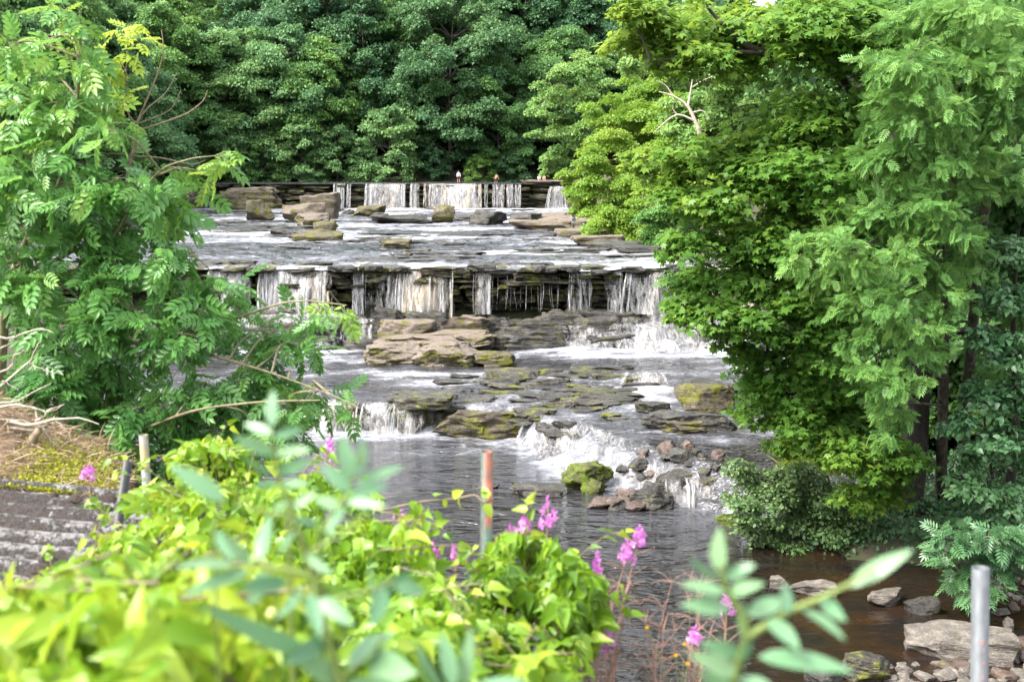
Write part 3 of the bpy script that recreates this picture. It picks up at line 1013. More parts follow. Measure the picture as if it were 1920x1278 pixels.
while len(spots) < 64:
    px, py = rr.uniform(1665, 1935), rr.uniform(1060, 1300)
    if py < 1236 and not (px > 1850 and (py > 1205 or py < 1150)):
        continue
    if any((px - a) ** 2 + 2.5 * (py - b) ** 2 < 330 for a, b in spots):
        if rr.random() < .985:
            continue
    spots.append((px, py))
for i, (px, py) in enumerate(spots):
    d = float(DZ(py, .05))
    p = W(px, py, d)
    s = rr.uniform(.16, .48)
    rock_at('cobble', p[0], d, -.06, s * 1.3, s, s * .6, 320 + i % 8, 'r_grey' if rr.random() < .8 else 'r_brown', 'pale dry cobble in the heap at the foot of the grey post', 'cobble', 'pale cobbles near the grey post', rr.uniform(0, 3), (rr.uniform(-.2, .2), rr.uniform(-.2, .2)), n=9, box=.55, cuts=7, rough=.05)


# ------------------------------------------------------------------ waterfalls
def ribbon(g, xx, y, z, ww, tint, cols):
    k = len(z)
    V = np.stack([np.stack([xx + ww * q, y + .06 * abs(q), z], -1) for q in (-1, -.5, 0, .5, 1)], 1).reshape(-1, 3)
    j = np.arange(k - 1)[:, None] * 5
    c = np.arange(4)[None, :]
    F = np.stack([j + c, j + c + 1, j + c + 6, j + c + 5], -1).reshape(-1, 4)
    g.add(V, None, F, tint)
    fade = np.minimum(1, np.minimum(np.linspace(0, 1, k) * 6 + .35, (1 - np.linspace(0, 1, k)) * 4 + .6))
    cols.append((fade[:, None] * np.array([0, .75, 1, .75, 0])[None, :]).ravel())


def fall_obj(g, cols, thin, label, group):
    me_ = g.mesh('waterfall', (0, 0, 0), True)
    at = me_.attributes.new('edge', 'FLOAT', 'POINT')
    at.data.foreach_set('value', np.concatenate(cols).astype(np.float32))
    return obj('waterfall', me_, M['fall_thin' if thin else 'fall'], label=label, cat='waterfall', group=group)


def waterfall(label, px0, px1, d, zt, zb, n, cream=.2, out=.5, thin=False, wmin=.05, wmax=.22, group=None, spread=0.0, foot=.25):
    """Two torn sheets of falling water, one behind the other, with stray strands; gaps come from the noise in the material."""
    x0, x1 = (px0 - 960) / FPX * d / CP, (px1 - 960) / FPX * d / CP
    r = np.random.default_rng(int(px0 * 7 + zt * 10))
    g, cols = Geo(), []
    wid = max(.15, x1 - x0)
    mid = abs(d - 70.9) < .2
    span = zt - zb
    big = d > 150
    if not (thin and wid > 2.5):
        for layer in range(2):
            nx = int(np.clip(wid / .07 / (2.2 if big else 1), 8, 150))
            ny = 22
            U, S = np.meshgrid(np.linspace(0, 1, nx), np.linspace(0, 1, ny))
            ex = wid * (1 + .10 * layer)
            x = (x0 + x1) / 2 + (U - .5) * (ex + (spread + .10 * wid) * S)
            lump = fbm(x * (1.4 if not big else .6), S * .9, layer * 3.3 + px0, 5, 3)
            zt_ = zt + .06 - .05 * layer
            z = zt_ + (zb - .1 - zt_) * S ** 1.65 + .10 * span * lump * S * (1 - S)
            o_ = out * (.75 + .9 * lump - .22 * layer)
            y = d + .9 - (.9 + o_) * S ** .5
            if mid:
                y = y + lip_off((x0 + x1) / 2 + (U - .5) * ex)
            x = x + .10 * fbm(x * 2, S * 3, 1 + px0, 9, 2) * S
            bord = np.minimum(1, np.minimum(U, 1 - U) * min(7, max(2.0, wid * 1.5)) + .05 + .35 * vnoise(S * 6, U * 3, px0, 3))
            cov = .78 + 1.0 * fbm(x * (1.1 if not big else .5), S * .55, px0 * 1.7, 15, 3) - .14 * layer
            if thin:
                cov = cov - .12
            edge = np.clip(cov * bord, 0, 1.1) * np.minimum(1, .55 + S * 2.5)
            cr = np.clip(cream + .5 * fbm(x * .9, S * .7, px0, 25, 2), 0, 1)
            g.add(np.stack([x, y, z], -1).reshape(-1, 3), None, grid_faces(ny, nx)[:, ::-1], cr.ravel())
            cols.append(edge.ravel())
    k = 12
    s = np.linspace(0, 1, k)
    ns = n if (thin and wid > 2.5) else max(3, n // 5)
    for i in range(ns):
        u = (i + r.random()) / ns if (thin and wid > 2.5) else (r.uniform(-.12, .15) if r.random() < .5 else r.uniform(.85, 1.12))
        x = x0 + wid * u
        w_ = r.uniform(wmin, wmax) * (.7 if not thin else 1.1)
        zb_ = zb - .1 + r.uniform(0, .08) * span
        z = zt + .05 + (zb_ - zt) * s ** 1.7
        y = d + .9 - (.9 + out * r.uniform(.5, 1.0)) * s ** .5 + (float(lip_off(x)) if mid else 0)
        xx = x + spread * (u - .5) * s + .15 * vnoise(s * 3, i * 3.7, 1, 9) * s
        ribbon(g, xx, y, z, w_ * (.5 + foot * 2.2 * s), np.clip(cream + r.uniform(-.35, .35), 0, 1), cols)
    return fall_obj(g, cols, thin, label, group)


def rapids(label, px0, px1, d0, d1, zt, zb, group, seed, drape=False, cream=.3):
    """White water sliding down a rough slope: one uneven sheet, torn where rock shows through."""
    nx, ny = 110, 46
    U, S = np.meshgrid(np.linspace(0, 1, nx), np.linspace(0, 1, ny))
    if drape:
        x = px0 + (px1 - px0) * U
        z0_, t0_, ys0 = water_low_z(x, x * 0 + 40.0)
        w_ = np.interp(x, soft_x, soft_w)
        y = ys0 + w_ * 1.25 - (w_ * 1.25 + .5) * S
        z = water_low_z(x, y)[0] + .05 + .14 * fbm(x * 1.6, y * 1.3, 0, seed, 4) * (.3 + S)
        edge = .22 + 1.25 * fbm(x * .9, y * .45, 0, seed + 2, 3) + .25 * S
    else:
        x = (px0 + (px1 - px0) * U - 960) / FPX * (d0 + d1) / 2 / CP
        n_ = fbm(x * .45, S * 2.2, 0, seed, 4)
        S2 = np.clip(S + .10 * np.sin(S * 12.5 + 3 * n_), 0, 1)
        y = d0 + (d1 - d0) * S + .5 * n_
        z = zt + (zb - zt) * S2 + .42 * n_ * np.sin(math.pi * S) + .12 * fbm(x * 2.3, S * 9, 0, seed + 1, 3)
        edge = .70 + 1.0 * fbm(x * .5, S * 3.5, 1, seed + 2, 3)
    edge = edge * np.minimum(1, np.minimum(U, 1 - U) * 8 + .15) * np.minimum(1, S * 5 + .2)
    g = Geo()
    g.add(np.stack([x, y, z], -1).reshape(-1, 3), None, grid_faces(ny, nx)[:, ::-1], np.clip(cream + .5 * fbm(x * .8, S * 2, 3, seed, 2), 0, 1).ravel())
    me_ = g.mesh('rapids', (0, 0, 0), True)
    at = me_.attributes.new('edge', 'FLOAT', 'POINT')
    at.data.foreach_set('value', np.clip(edge, 0, 1.15).ravel().astype(np.float32))
    return obj('rapids', me_, M['rapids'], label=label, cat='rapids', group=group)


G_M, G_U = 'falls of the middle step', 'falls of the upper step'
waterfall('wide white curtain at the left end of the middle falls', 494, 616, 70.9, 6.25, 3.6, 64, .3, .6, group=G_M)
waterfall('hidden white curtain left of the wide one, behind the ash leaves', 395, 470, 70.9, 6.25, 3.6, 18, .1, .6, group=G_M)
waterfall('thin broken thread of water just right of the wide left curtain', 660, 682, 70.9, 6.25, 2.4, 5, .0, .4, True, group=G_M)
waterfall('thick cream-brown column falling behind the pale pinkish block', 754, 838, 70.9, 6.25, 2.6, 54, .95, .75, group=G_M, wmin=.1, wmax=.3)
waterfall('loose white strands right beside the cream column', 812, 850, 70.8, 6.25, 2.5, 12, .1, .75, True, .05, .16, group=G_M)
waterfall('narrow white fall in the middle of the mossy face', 893, 919, 70.9, 6.25, 3.5, 8, .05, .5, group=G_M, wmax=.12)
waterfall('row of fine drips over the undercut in the middle of the face', 925, 1055, 70.85, 6.2, 3.6, 16, .0, .3, True, .008, .03, group=G_M)
waterfall('row of fine drips between the thin thread and the cream column', 690, 752, 70.85, 6.2, 3.4, 9, .0, .3, True, .012, .03, group=G_M)
waterfall('split white fall right of the drips on the middle face', 1066, 1106, 70.9, 6.25, 3.5, 12, .05, .6, group=G_M, wmax=.14)
waterfall('second white fall from the right end of the middle falls', 1128, 1162, 70.9, 6.25, 3.55, 11, .05, .5, True, .04, .12, group=G_M)
waterfall('arched white fall at the right end of the middle face', 1178, 1244, 70.9, 6.25, 3.5, 26, .05, .8, group=G_M, spread=.7, wmax=.16)
waterfall('cream fall half hidden by the sycamore leaves', 1330, 1420, 70.9, 6.25, 2.2, 26, .8, .8, group=G_M)
rapids('white lower cascade below the wide left curtain', 425, 650, 70.1, 67.2, 3.85, 1.72, 'cascades at the foot of the middle falls', 5)
waterfall('little white cascade on the dark apron right of the pale rocks', 988, 1014, 68.6, 2.8, 1.75, 8, .1, .5, group='cascades at the foot of the middle falls', wmax=.12, spread=.5)
waterfall('thin broken trickle on the apron below the thin thread', 655, 700, 68.9, 3.2, 1.75, 9, .0, .5, True, group='cascades at the foot of the middle falls')
rapids('foaming cascade spilling over the apron at the right of the middle falls', 1055, 1250, 69.7, 65.6, 3.3, 1.72, 'cascades at the foot of the middle falls', 6)
rapids('wide foaming cascade under the sycamore leaves', 1215, 1480, 69.8, 65.2, 3.9, 1.72, 'cascades at the foot of the middle falls', 7)
rapids('foaming cascade sliding down right of the long low boulder', .45, 6.9, 0, 0, 0, 0, 'falls of the lower step', 8, True, .35)
waterfall('white plunge at the far left of the upper falls beside the bluff', 383, 397, 174.2, 9.0, 6.8, 6, .2, .8, group=G_U, wmax=.3, spread=.8)
waterfall('first narrow fall right of the stacked boulders', 634, 649, 174.4, 10.45, 6.8, 7, .1, .8, group=G_U, wmin=.1, wmax=.3)
waterfall('second narrow fall right of the stacked boulders', 657, 663, 174.4, 10.4, 6.8, 3, .1, .6, True, .1, .25, group=G_U)
waterfall('wide cream-white curtain on the left of the upper falls', 697, 760, 174.4, 10.45, 6.8, 44, .45, 1.0, group=G_U, wmin=.1, wmax=.4)
waterfall('narrow fall between the two wide upper curtains', 775, 789, 174.4, 10.45, 6.8, 6, .2, .8, group=G_U, wmin=.1, wmax=.3)
waterfall('widest cream curtain behind the upright mossy boulder', 807, 893, 174.4, 10.45, 6.8, 60, .65, 1.1, group=G_U, wmin=.1, wmax=.4)
waterfall('single thread on the dark face right of the widest curtain', 910, 915, 174.4, 10.4, 6.8, 2, .0, .5, group=G_U, wmin=.08, wmax=.12)
waterfall('row of white strands on the right of the upper falls', 925, 978, 174.4, 10.4, 6.8, 18, .05, .7, True, .08, .26, group=G_U)
waterfall('white fall sloping down at the right end of the upper falls', 1032, 1056, 174.2, 10.1, 6.8, 12, .1, 1.5, group=G_U, wmin=.1, wmax=.3, spread=1.5)
waterfall('white fall of the lower step left of the dark mossy face', 672, 732, 52.3, 1.22, -.02, 26, .25, .5, group='falls of the lower step', wmax=.14)
waterfall('thin dribbles over the dark mossy face of the lower step', 735, 792, 52.0, 1.2, -.02, 14, .05, .35, True, .02, .06, group='falls of the lower step')
waterfall('wide lower fall hidden behind the ash leaves', 560, 668, 52.9, 1.22, -.02, 40, .35, .5, group='falls of the lower step', wmax=.16)
waterfall('little cream chute left of the large rounded brown boulder', 1186, 1236, 56.5, 2.05, 1.35, 16, .5, 1.0, True, spread=.8, group='falls of the lower step', wmax=.14)
waterfall('small cream cascade beside the willow bush', 1300, 1362, 40.6, .75, 0.0, 26, .5, .6, group='falls of the lower step', wmin=.03, wmax=.09)
waterfall('small cascade just left of the cream one by the willow bush', 1252, 1296, 40.9, .7, 0.0, 14, .3, .6, True, .03, .09, group='falls of the lower step')


# ------------------------------------------------------------------ trees
def blob_leaves(g, blobs, T, size, cover, rng, flat=.6, up=.8, droop=.3, tint=(.1, .7), subs=9, sub_r=.42, outw=.8, area=.5, sjit=.35, thick=.25, njit=.38):
    """Leaf sprays: each blob (centre, radius, tint shift) is a cluster of flat sub-sprays carrying leaves."""
    tips = []
    for (c, r, ts) in blobs:
        c = np.asarray(c, float)
        n = max(6, int(cover * math.pi * r * r / (area * size * size)))
        ns = max(3, int(subs))
        sc_ = unit(rng.normal(size=(ns, 3))) * (rng.random((ns, 1)) ** .45) * np.array([1, 1, flat]) * r * .82
        per = rng.integers(0, ns, n)
        loc = unit(rng.normal(size=(n, 3))) * (rng.random((n, 1)) ** .5) * np.array([1, 1, thick]) * r * sub_r
        cen = sc_[per]
        loc[:, 2] -= .35 * (loc[:, 0] ** 2 + loc[:, 1] ** 2) / (r * sub_r)
        pos = c + cen + loc
        outv = unit(cen + loc * 1.2 + 1e-6)
        nrm = unit(outv * outw * .5 + np.array([0, 0, 1.0]) * up + rng.normal(size=(n, 3)) * njit)
        dv = outv * outw + rng.normal(size=(n, 3)) * .6 + np.array([0, 0, -droop])
        dv = dv - (dv * nrm).sum(1, keepdims=True) * nrm
        t = np.clip(tint[0] + (tint[1] - tint[0]) * (.6 * rng.random(n) + .4 * rng.random(ns)[per]) + ts, 0, 1)
        sz = size * (1 + sjit * (rng.random(n) * 2 - 1))
        g.leaves(T, pos, dv, nrm, sz, t)
        tips.append(c + sc_)
    return tips


def limb_set(g, trunk, blobs, tips, rb, rng, rt=.02, every=1, sag=.0, twigs=4):
    """Limbs from the trunk to each blob, then twigs to its sprays."""
    trunk = np.asarray(trunk, float)
    for (c, r, ts), tp in list(zip(blobs, tips))[::every]:
        c = np.asarray(c, float)
        dd = np.linalg.norm(trunk - c, axis=1) + 1.3 * np.maximum(trunk[:, 2] - c[2] + .3 * r, 0)
        a = trunk[int(np.argmin(dd))]
        mid = (a + c) / 2 + rng.normal(size=3) * .08 * np.linalg.norm(c - a) + np.array([0, 0, .12 * np.linalg.norm(c - a) - sag])
        pts = curve([a, mid, c], 10)
        L = np.linalg.norm(c - a)
        r0 = min(rb, max(rt * 1.5, .028 * L))
        g.tube(pts, np.linspace(r0, rt, len(pts)), 5)
        for q in tp[:twigs]:
            pm = (c + q) / 2 + rng.normal(size=3) * .08 * r
            g.tube(curve([pts[-3], pm, q], 6), np.linspace(rt, rt * .35, 6), 4)


def tree_at(name, label, cat, base, trunks, blobs, T, size, cover, lmat, bmat, seed, group=None, rb=.12, rt=.02, every=1, extra=None, twigs=4, **kw):
    """trunks: list of (points, radii) in world space. Returns the Empty at the foot."""
    rng = np.random.default_rng(seed)
    t = thing(name, base, label, cat, group)
    g = Geo()
    tips = blob_leaves(g, blobs, T, size, cover, rng, **kw)
    if extra:
        extra(g, rng)
    obj('crown', g.mesh('crown', base), M[lmat], t)
    gt = Geo()
    allp = []
    for pts, rad in trunks:
        cp = curve(pts, 20)
        rd = np.interp(np.linspace(0, 1, len(cp)), np.linspace(0, 1, len(rad)), rad)
        gt.tube(cp, rd, 8)
        allp.append(cp)
    limb_set(gt, np.vstack(allp), blobs, tips, rb, rng, rt, every, twigs=twigs)
    obj('trunk', gt.mesh('trunk', base, True), M[bmat], t)
    return t


def PB(lst, d, dj=.0, flatd=1.0, seed=0, shift=0.0):
    """pixel blobs (px, py, rpx[, tint shift[, depth]]) -> world blobs"""
    r = np.random.default_rng(seed)
    out = []
    for b in lst:
        dd = (b[4] if len(b) > 4 else d) + r.uniform(-dj, dj)
        out.append((W(b[0], b[1], dd), b[2] / FPX * dd, (b[3] if len(b) > 3 else 0.0) + shift))
    return out


# --- far wood: a few kinds of crown, every tree an object of its own
def forest_kind(seed, h, wd_, kind):
    rng = np.random.default_rng(seed)
    blobs = []
    nb = {'broad': 54, 'tall': 44, 'bush': 26}[kind]
    for i in range(nb):
        f = (i + .5) / nb
        z = h * (.10 + .88 * f)
        prof = {'broad': math.sin(math.pi * (.16 + .80 * f)) ** .75, 'tall': (1 - f) ** .55 * .9 + .12, 'bush': math.sin(math.pi * (.25 + .7 * f)) ** .6}[kind]
        a = i * 2.399 + rng.uniform(-.5, .5)
        rr_ = wd_ / 2 * prof * rng.uniform(.55, 1.0)
        r = wd_ * rng.uniform(.085, .23) * (.65 + .5 * prof)
        blobs.append((np.array([math.cos(a) * rr_, math.sin(a) * rr_, z]), r, rng.uniform(-.16, .16)))
    g = Geo()
    tips = blob_leaves(g, blobs, T_RHOMB, (.40 if kind != 'bush' else .31), 2.9, rng, njit=.7, sjit=.5, flat=.62, up=.7, droop=.45, tint=(.15, .75), subs=8, sub_r=.5, thick=.4, outw=1.0, area=.34)
    crown = g.mesh('crown')
    gt = Geo()
    tr = curve([(0, 0, -1.5), (rng.uniform(-.3, .3), rng.uniform(-.3, .3), h * .4), (rng.uniform(-.5, .5), rng.uniform(-.5, .5), h * .92)], 12)
    gt.tube(tr, np.linspace(h * .016, .06, len(tr)), 7)
    limb_set(gt, tr, blobs, tips, .2, rng, .04, 1, twigs=1)
    return crown, gt.mesh('trunk', (0, 0, 0), True)


KINDS = [forest_kind(900 + i, *a) for i, a in enumerate(((27, 20, 'broad'), (25, 16, 'broad'), (29, 13, 'tall'), (23, 15, 'broad'), (11, 9, 'bush'), (8, 8, 'bush')))]
for cr, tk in KINDS:
    cr.materials.append(M['forest'])
    tk.materials.append(M['bark'])




def forest_tree(k, x, y, s, rz, mat, label, group, name='forest_tree', zs=1.0):
    z = float(ground_z(x, y))
    t = thing(name, (x, y, z - .2), label, 'tree', group, rz)
    t.scale = (s, s, s * zs)
    o = obj('crown', KINDS[k][0], None, t)          # crowns share their mesh; each tree brings its own leaf material
    o.material_slots[0].link = 'OBJECT'
    o.material_slots[0].material = M[mat]
    obj('trunk', KINDS[k][1], None, t)
    return t


FRONT = (
    # px, D, kind, scale, mat, label
    (850, 200, 0, 1.18, 'forest_dark', 'broad dark sycamore with tiered boughs rising behind the two walkers'),
    (935, 197, 1, .80, 'forest', 'mid-green tree at the right shoulder of the broad dark sycamore'),
    (690, 201, 2, 1.12, 'forest_dark', 'tall ivy-clad tree standing left of the broad dark sycamore'),
    (775, 206, 2, 1.25, 'forest', 'tall tree rising behind the left side of the broad dark sycamore'),
    (610, 198, 3, 1.05, 'forest', 'bright-topped round tree left of the tall ivy-clad tree'),
    (545, 197, 1, 1.1, 'forest_ash', 'grey-green ash standing behind the stacked boulders'),
    (470, 196, 0, 1.0, 'forest_ash', 'wide feathery ash above the mossy bluff'),
    (395, 195, 3, 1.15, 'forest_ash', 'tall pale ash above the left end of the upper falls'),
    (330, 190, 1, 1.2, 'forest', 'rounded green tree behind the dead-topped sapling'),
    (1050, 203, 0, .95, 'forest', 'layered green tree right of the broad dark sycamore, above the pale bank bushes'),
    (985, 214, 2, 1.2, 'forest_dark', 'dark narrow tree in the gap right of the broad dark sycamore'),
    (640, 193, 4, 1.0, 'forest_ash', 'bushy waterside tree below the tall ivy-clad tree'),
    (735, 192, 4, 1.25, 'forest_ash', 'pale round waterside tree right of the cave-dark gap'),
    (575, 193, 4, 1.25, 'forest_ash', 'yellowish waterside tree with bare twigs behind the stacked boulders'),
    (500, 192, 4, .9, 'forest', 'low dark waterside bush left of the yellowish tree'),
    (905, 193, 5, .75, 'forest', 'small bush overhanging the water between the two walkers'),
    (960, 194, 5, .85, 'forest_dark', 'low dark bush right of the seated walkers'),
    (420, 191, 4, .85, 'forest', 'low green bush at the water edge left of the bluff'),
    (815, 194, 5, .7, 'forest_dark', 'dark low bush just left of the grey-shirted walker'),
)
for px, D, k, s, mt, lb in FRONT:
    forest_tree(k, px_x(px, D), D, s, px * .37, mt, lb, 'trees of the wood behind the upper falls')
rr = np.random.default_rng(75)
nback = 0
for row, (D0, dz) in enumerate(((212, 0), (224, 0), (238, 0), (256, 0))):
    x = -78.0
    while x < 46:
        k = int(rr.choice([0, 1, 2, 3]))
        forest_tree(k, x + rr.uniform(-2, 2), D0 + rr.uniform(-4, 4), rr.uniform(.95, 1.3), rr.uniform(0, 6), ['forest', 'forest_dark', 'forest_ash', 'forest_dark'][int(rr.integers(0, 4))], 'tall green tree in the dense wood on the slope behind the front row', 'back trees of the wood')
        x += rr.uniform(7, 11)
        nback += 1
# left bank of the plateau, behind the young ash
for i, (px, D, k, s, mt, lb) in enumerate((
    (40, 150, 0, 1.05, 'forest_ash', 'big pale green tree at the upper left corner behind the young ash'),
    (150, 165, 1, 1.15, 'forest', 'rounded tree behind the tip of the young ash'),
    (255, 172, 3, 1.2, 'forest_ash', 'light green tree behind the yellow sprig of the sapling'),
    (120, 135, 4, 1.3, 'forest_ash', 'bushy bank tree glimpsed through the middle of the young ash'),
    (220, 150, 4, 1.3, 'forest', 'bushy bank tree glimpsed above the far water at the left'),
    (310, 180, 4, 1.3, 'forest_ash', 'bushy bank tree just left of the upper falls'),
    (20, 120, 4, 1.5, 'forest', 'bushy bank tree at the left edge of the picture'))):
    forest_tree(k, px_x(px, D), D, s, i * 1.3, mt, lb, 'trees on the left bank')
for i in range(10):
    yy = 112 + i * 8.5
    forest_tree(int(rr.choice([0, 1, 3])), np.interp(yy, bank_ly, bank_xl) - rr.uniform(9, 15), yy, rr.uniform(.9, 1.2), i, 'forest', 'tall green tree on the slope behind the young ash', 'trees on the left slope', zs=1.0)

# --- right bank of the plateau
def bank_tree(label, base_px, base_d, blobs, d, size, cover, mat, seed, T=T_RHOMB, bark='bark', rad=.28, **kw):
    bx, bz = px_x(base_px, base_d), 0
    base = np.array([bx, base_d, float(ground_z(bx, base_d)) - .3])
    wb = PB(blobs, d, d * .025, seed=seed)
    top = max(wb, key=lambda b: b[0][2])[0]
    tr = [base, base * .45 + top * .55 + np.array([.4, 0, 0]), top]
    return tree_at('bank_tree', label, 'tree', base, [(tr, (rad, rad * .6, .04))], wb, T, size, cover, mat, bark, seed, 'trees on the right bank', .12, .03, 1, twigs=2, tint=(.1, .9), **kw)


kw_b = dict(flat=.7, up=.7, droop=.3, subs=8, sub_r=.5, thick=.35, area=.34)
bank_tree('pale green willow-like tree leaning out beside the upper falls', 1085, 158, [(1030, 170, 42), (1062, 128, 42), (1015, 205, 30), (1105, 112, 42), (1045, 235, 40), (1085, 185, 45), (1120, 160, 42), (1010, 250, 22), (1040, 290, 35), (1090, 250, 45), (1070, 315, 30), (1030, 318, 20)], 152, 0.34, 4.1, 'bank_pale', 401, **kw_b)
bank_tree('bright yellow-green tree hanging over the pale rock shelf', 1180, 122, [(1110, 300, 50), (1150, 270, 55), (1090, 345, 38), (1140, 340, 55), (1200, 300, 60), (1190, 350, 55), (1110, 385, 42), (1160, 395, 50), (1090, 385, 28), (1065, 330, 26)], 114, 0.27, 4.1, 'bank_yellow', 402, **kw_b)
bank_tree('tall fresh green tree behind the yellow-green one', 1200, 135, [(1140, 200, 50), (1190, 170, 55), (1230, 220, 60), (1170, 245, 55), (1250, 150, 55), (1130, 240, 38), (1220, 270, 55), (1290, 200, 60), (1280, 270, 55)], 128, 0.29, 4.1, 'bank_yellow', 403, **kw_b)
bank_tree('yellowish bush trailing to the rock ledge at the water', 1190, 100, [(1115, 420, 40), (1150, 440, 36), (1185, 425, 45), (1105, 445, 24), (1140, 400, 40), (1200, 395, 45)], 98, 0.22, 4.1, 'bank_yellow', 404, **kw_b)
bank_tree('dark green bush with deep shade near the water above the middle falls', 1270, 92, [(1225, 430, 45), (1260, 450, 38), (1240, 395, 45), (1280, 410, 45), (1210, 450, 26), (1290, 370, 45)], 89, 0.22, 4.1, 'ash_right', 405, **kw_b)
bank_tree('feathery pale ash with a dead bough on the right bank', 1380, 100, [(1330, 150, 60), (1390, 130, 60), (1300, 200, 55), (1370, 205, 62), (1430, 190, 60), (1330, 255, 55), (1270, 235, 45), (1400, 260, 55), (1450, 120, 60)], 95, 0.29, 4.1, 'bank_pale', 406, **kw_b)
bank_tree('green tree filling the bank behind the sycamore boughs', 1450, 88, [(1300, 320, 60), (1360, 330, 60), (1420, 320, 60), (1480, 250, 70), (1500, 330, 70), (1560, 300, 70), (1600, 200, 80), (1560, 420, 70), (1480, 420, 60), (1620, 350, 80), (1560, 120, 70)], 84, 0.26, 4.1, 'bank_yellow', 407, **kw_b)
bank_tree('fresh green tree between the dead bough and the yellow-green tree', 1290, 104, [(1250, 250, 55), (1300, 290, 55), (1240, 300, 50), (1290, 340, 50), (1340, 300, 55), (1260, 200, 45), (1330, 350, 50), (1230, 350, 40)], 100, .27, 4.1, 'bank_yellow', 408, **kw_b)
bank_tree('pale green tree rising behind the sycamore boughs', 1480, 110, [(1200, 110, 45), (1260, 110, 50), (1220, 60, 45), (1300, 80, 55), (1360, 80, 55), (1440, 70, 60), (1520, 160, 60), (1500, 90, 60), (1290, 140, 45)], 106, .30, 4.1, 'bank_pale', 409, **kw_b)
rr = np.random.default_rng(85)
for i in range(26):
    yy = 80 + i * 4.6
    xx = np.interp(yy, bank_y, bank_xr) + rr.uniform(16, 30)
    forest_tree(int(rr.choice([0, 1, 3])), xx, yy, rr.uniform(.55, .85), i, 'forest', 'green tree in the wood behind the right bank trees', 'wood behind the right bank')
for i, (px, D, k, sc__, mt) in enumerate(((1640, 45, 5, .62, 'forest'), (1740, 46, 5, .7, 'forest_dark'), (1830, 44, 5, .7, 'forest'), (1930, 43, 5, .8, 'forest_dark'), (1990, 41, 4, .8, 'forest'))):
    forest_tree(k, px_x(px, D), D, sc__, i * 2.1, mt, 'shaded bush on the bank behind the sycamore and ash stems', 'bushes behind the right stems', name='bush')
for i, (px, D, k, sc__, mt) in enumerate(((1720, 47, 3, .75, 'forest'), (1860, 46, 1, .75, 'forest_dark'), (1990, 44, 3, .8, 'forest'), (2080, 40, 1, .8, 'forest'), (1600, 84, 0, .8, 'forest'), (1720, 82, 1, .9, 'forest_dark'), (1850, 80, 3, .9, 'forest'))):
    forest_tree(k, px_x(px, D), D, sc__, i * 1.7, mt, 'tree glimpsed through the ash and sycamore leaves at the right', 'trees behind the right ash')
# dead bough
g = Geo()
dk = 82
for pl, r0 in (([(1310, 242), (1290, 200), (1262, 180), (1235, 172)], .16), ([(1290, 200), (1296, 165), (1300, 135)], .10), ([(1302, 226), (1270, 215), (1240, 235), (1225, 250)], .10), ([(1262, 180), (1248, 160), (1230, 150)], .06), ([(1296, 165), (1320, 150), (1345, 140)], .05), ([(1270, 216), (1262, 205), (1262, 196)], .05), ([(1296, 212), (1318, 208), (1332, 225)], .07)):
    pts = curve([W(a, b, dk) for a, b in pl], 9)
    g.tube(pts, np.linspace(r0, r0 * .25, len(pts)), 5)
g.tube(curve([W(1310, 242, dk), W(1330, 330, dk + 1), W(1360, 470, dk + 3)], 8), np.linspace(.16, .3, 8), 6)
obj('dead_bough', g.mesh('dead_bough'), M['bark_dead'], label='bare pale dead bough sticking out of the bank foliage in the upper middle', cat='branch')

# --- sycamore
SYC = 34.0
sb = [(1185, 20, 45, .35), (1250, 30, 62, .3), (1330, 40, 75, .25), (1420, 30, 80, .2), (1500, 40, 80, .15), (1190, 85, 45, .35), (1250, 95, 55, .28), (1320, 105, 55, .2), (1420, 110, 60, .2), (1570, 60, 80, .05), (1640, 40, 80, -.1), (1660, 130, 80, -.2),
      (1500, 230, 80, .05), (1580, 220, 85, -.1), (1430, 260, 75, .12), (1360, 290, 60, .15), (1290, 290, 50, .2), (1250, 320, 45, .2), (1200, 300, 35, .25), (1440, 340, 80, .05), (1530, 330, 90, -.05), (1610, 320, 90, -.2), (1360, 365, 70, .1), (1290, 370, 55, .15),
      (1340, 440, 65, .0), (1420, 430, 80, .05), (1510, 430, 90, -.05), (1600, 430, 90, -.2), (1290, 460, 45, .0), (1310, 520, 55, -.05), (1290, 575, 45, .05), (1340, 585, 55, .05), (1400, 520, 75, -.05), (1480, 520, 85, -.1), (1430, 585, 70, -.05), (1370, 630, 40, .0), (1560, 520, 85, -.2),
      (1470, 660, 75, -.12), (1410, 670, 45, -.1), (1540, 620, 80, -.15), (1430, 720, 50, .0), (1490, 735, 70, .0), (1420, 770, 42, .08), (1560, 710, 80, .0), (1500, 800, 55, .12), (1560, 795, 65, .1), (1620, 760, 70, .0), (1590, 860, 55, .15), (1640, 850, 60, .1), (1600, 925, 45, .2), (1650, 910, 50, .15), (1690, 860, 45, 0), (1460, 840, 30, .15)]
base = np.array([px_x(1712, 37), 37.0, float(ground_z(px_x(1712, 37), 37.0)) - .4])
tr1 = [base, W(1712, 880, 37.0), W(1722, 740, 37.0), W(1728, 560, 37.0), W(1700, 380, 37.0), W(1600, 150, 37.0), W(1520, 20, 37.0), W(1470, -120, 37.0)]
tr2 = [W(1722, 740, 37.0), W(1745, 620, 37.3), W(1690, 330, 38.0), W(1640, 60, 38.0), W(1620, -150, 38.0)]
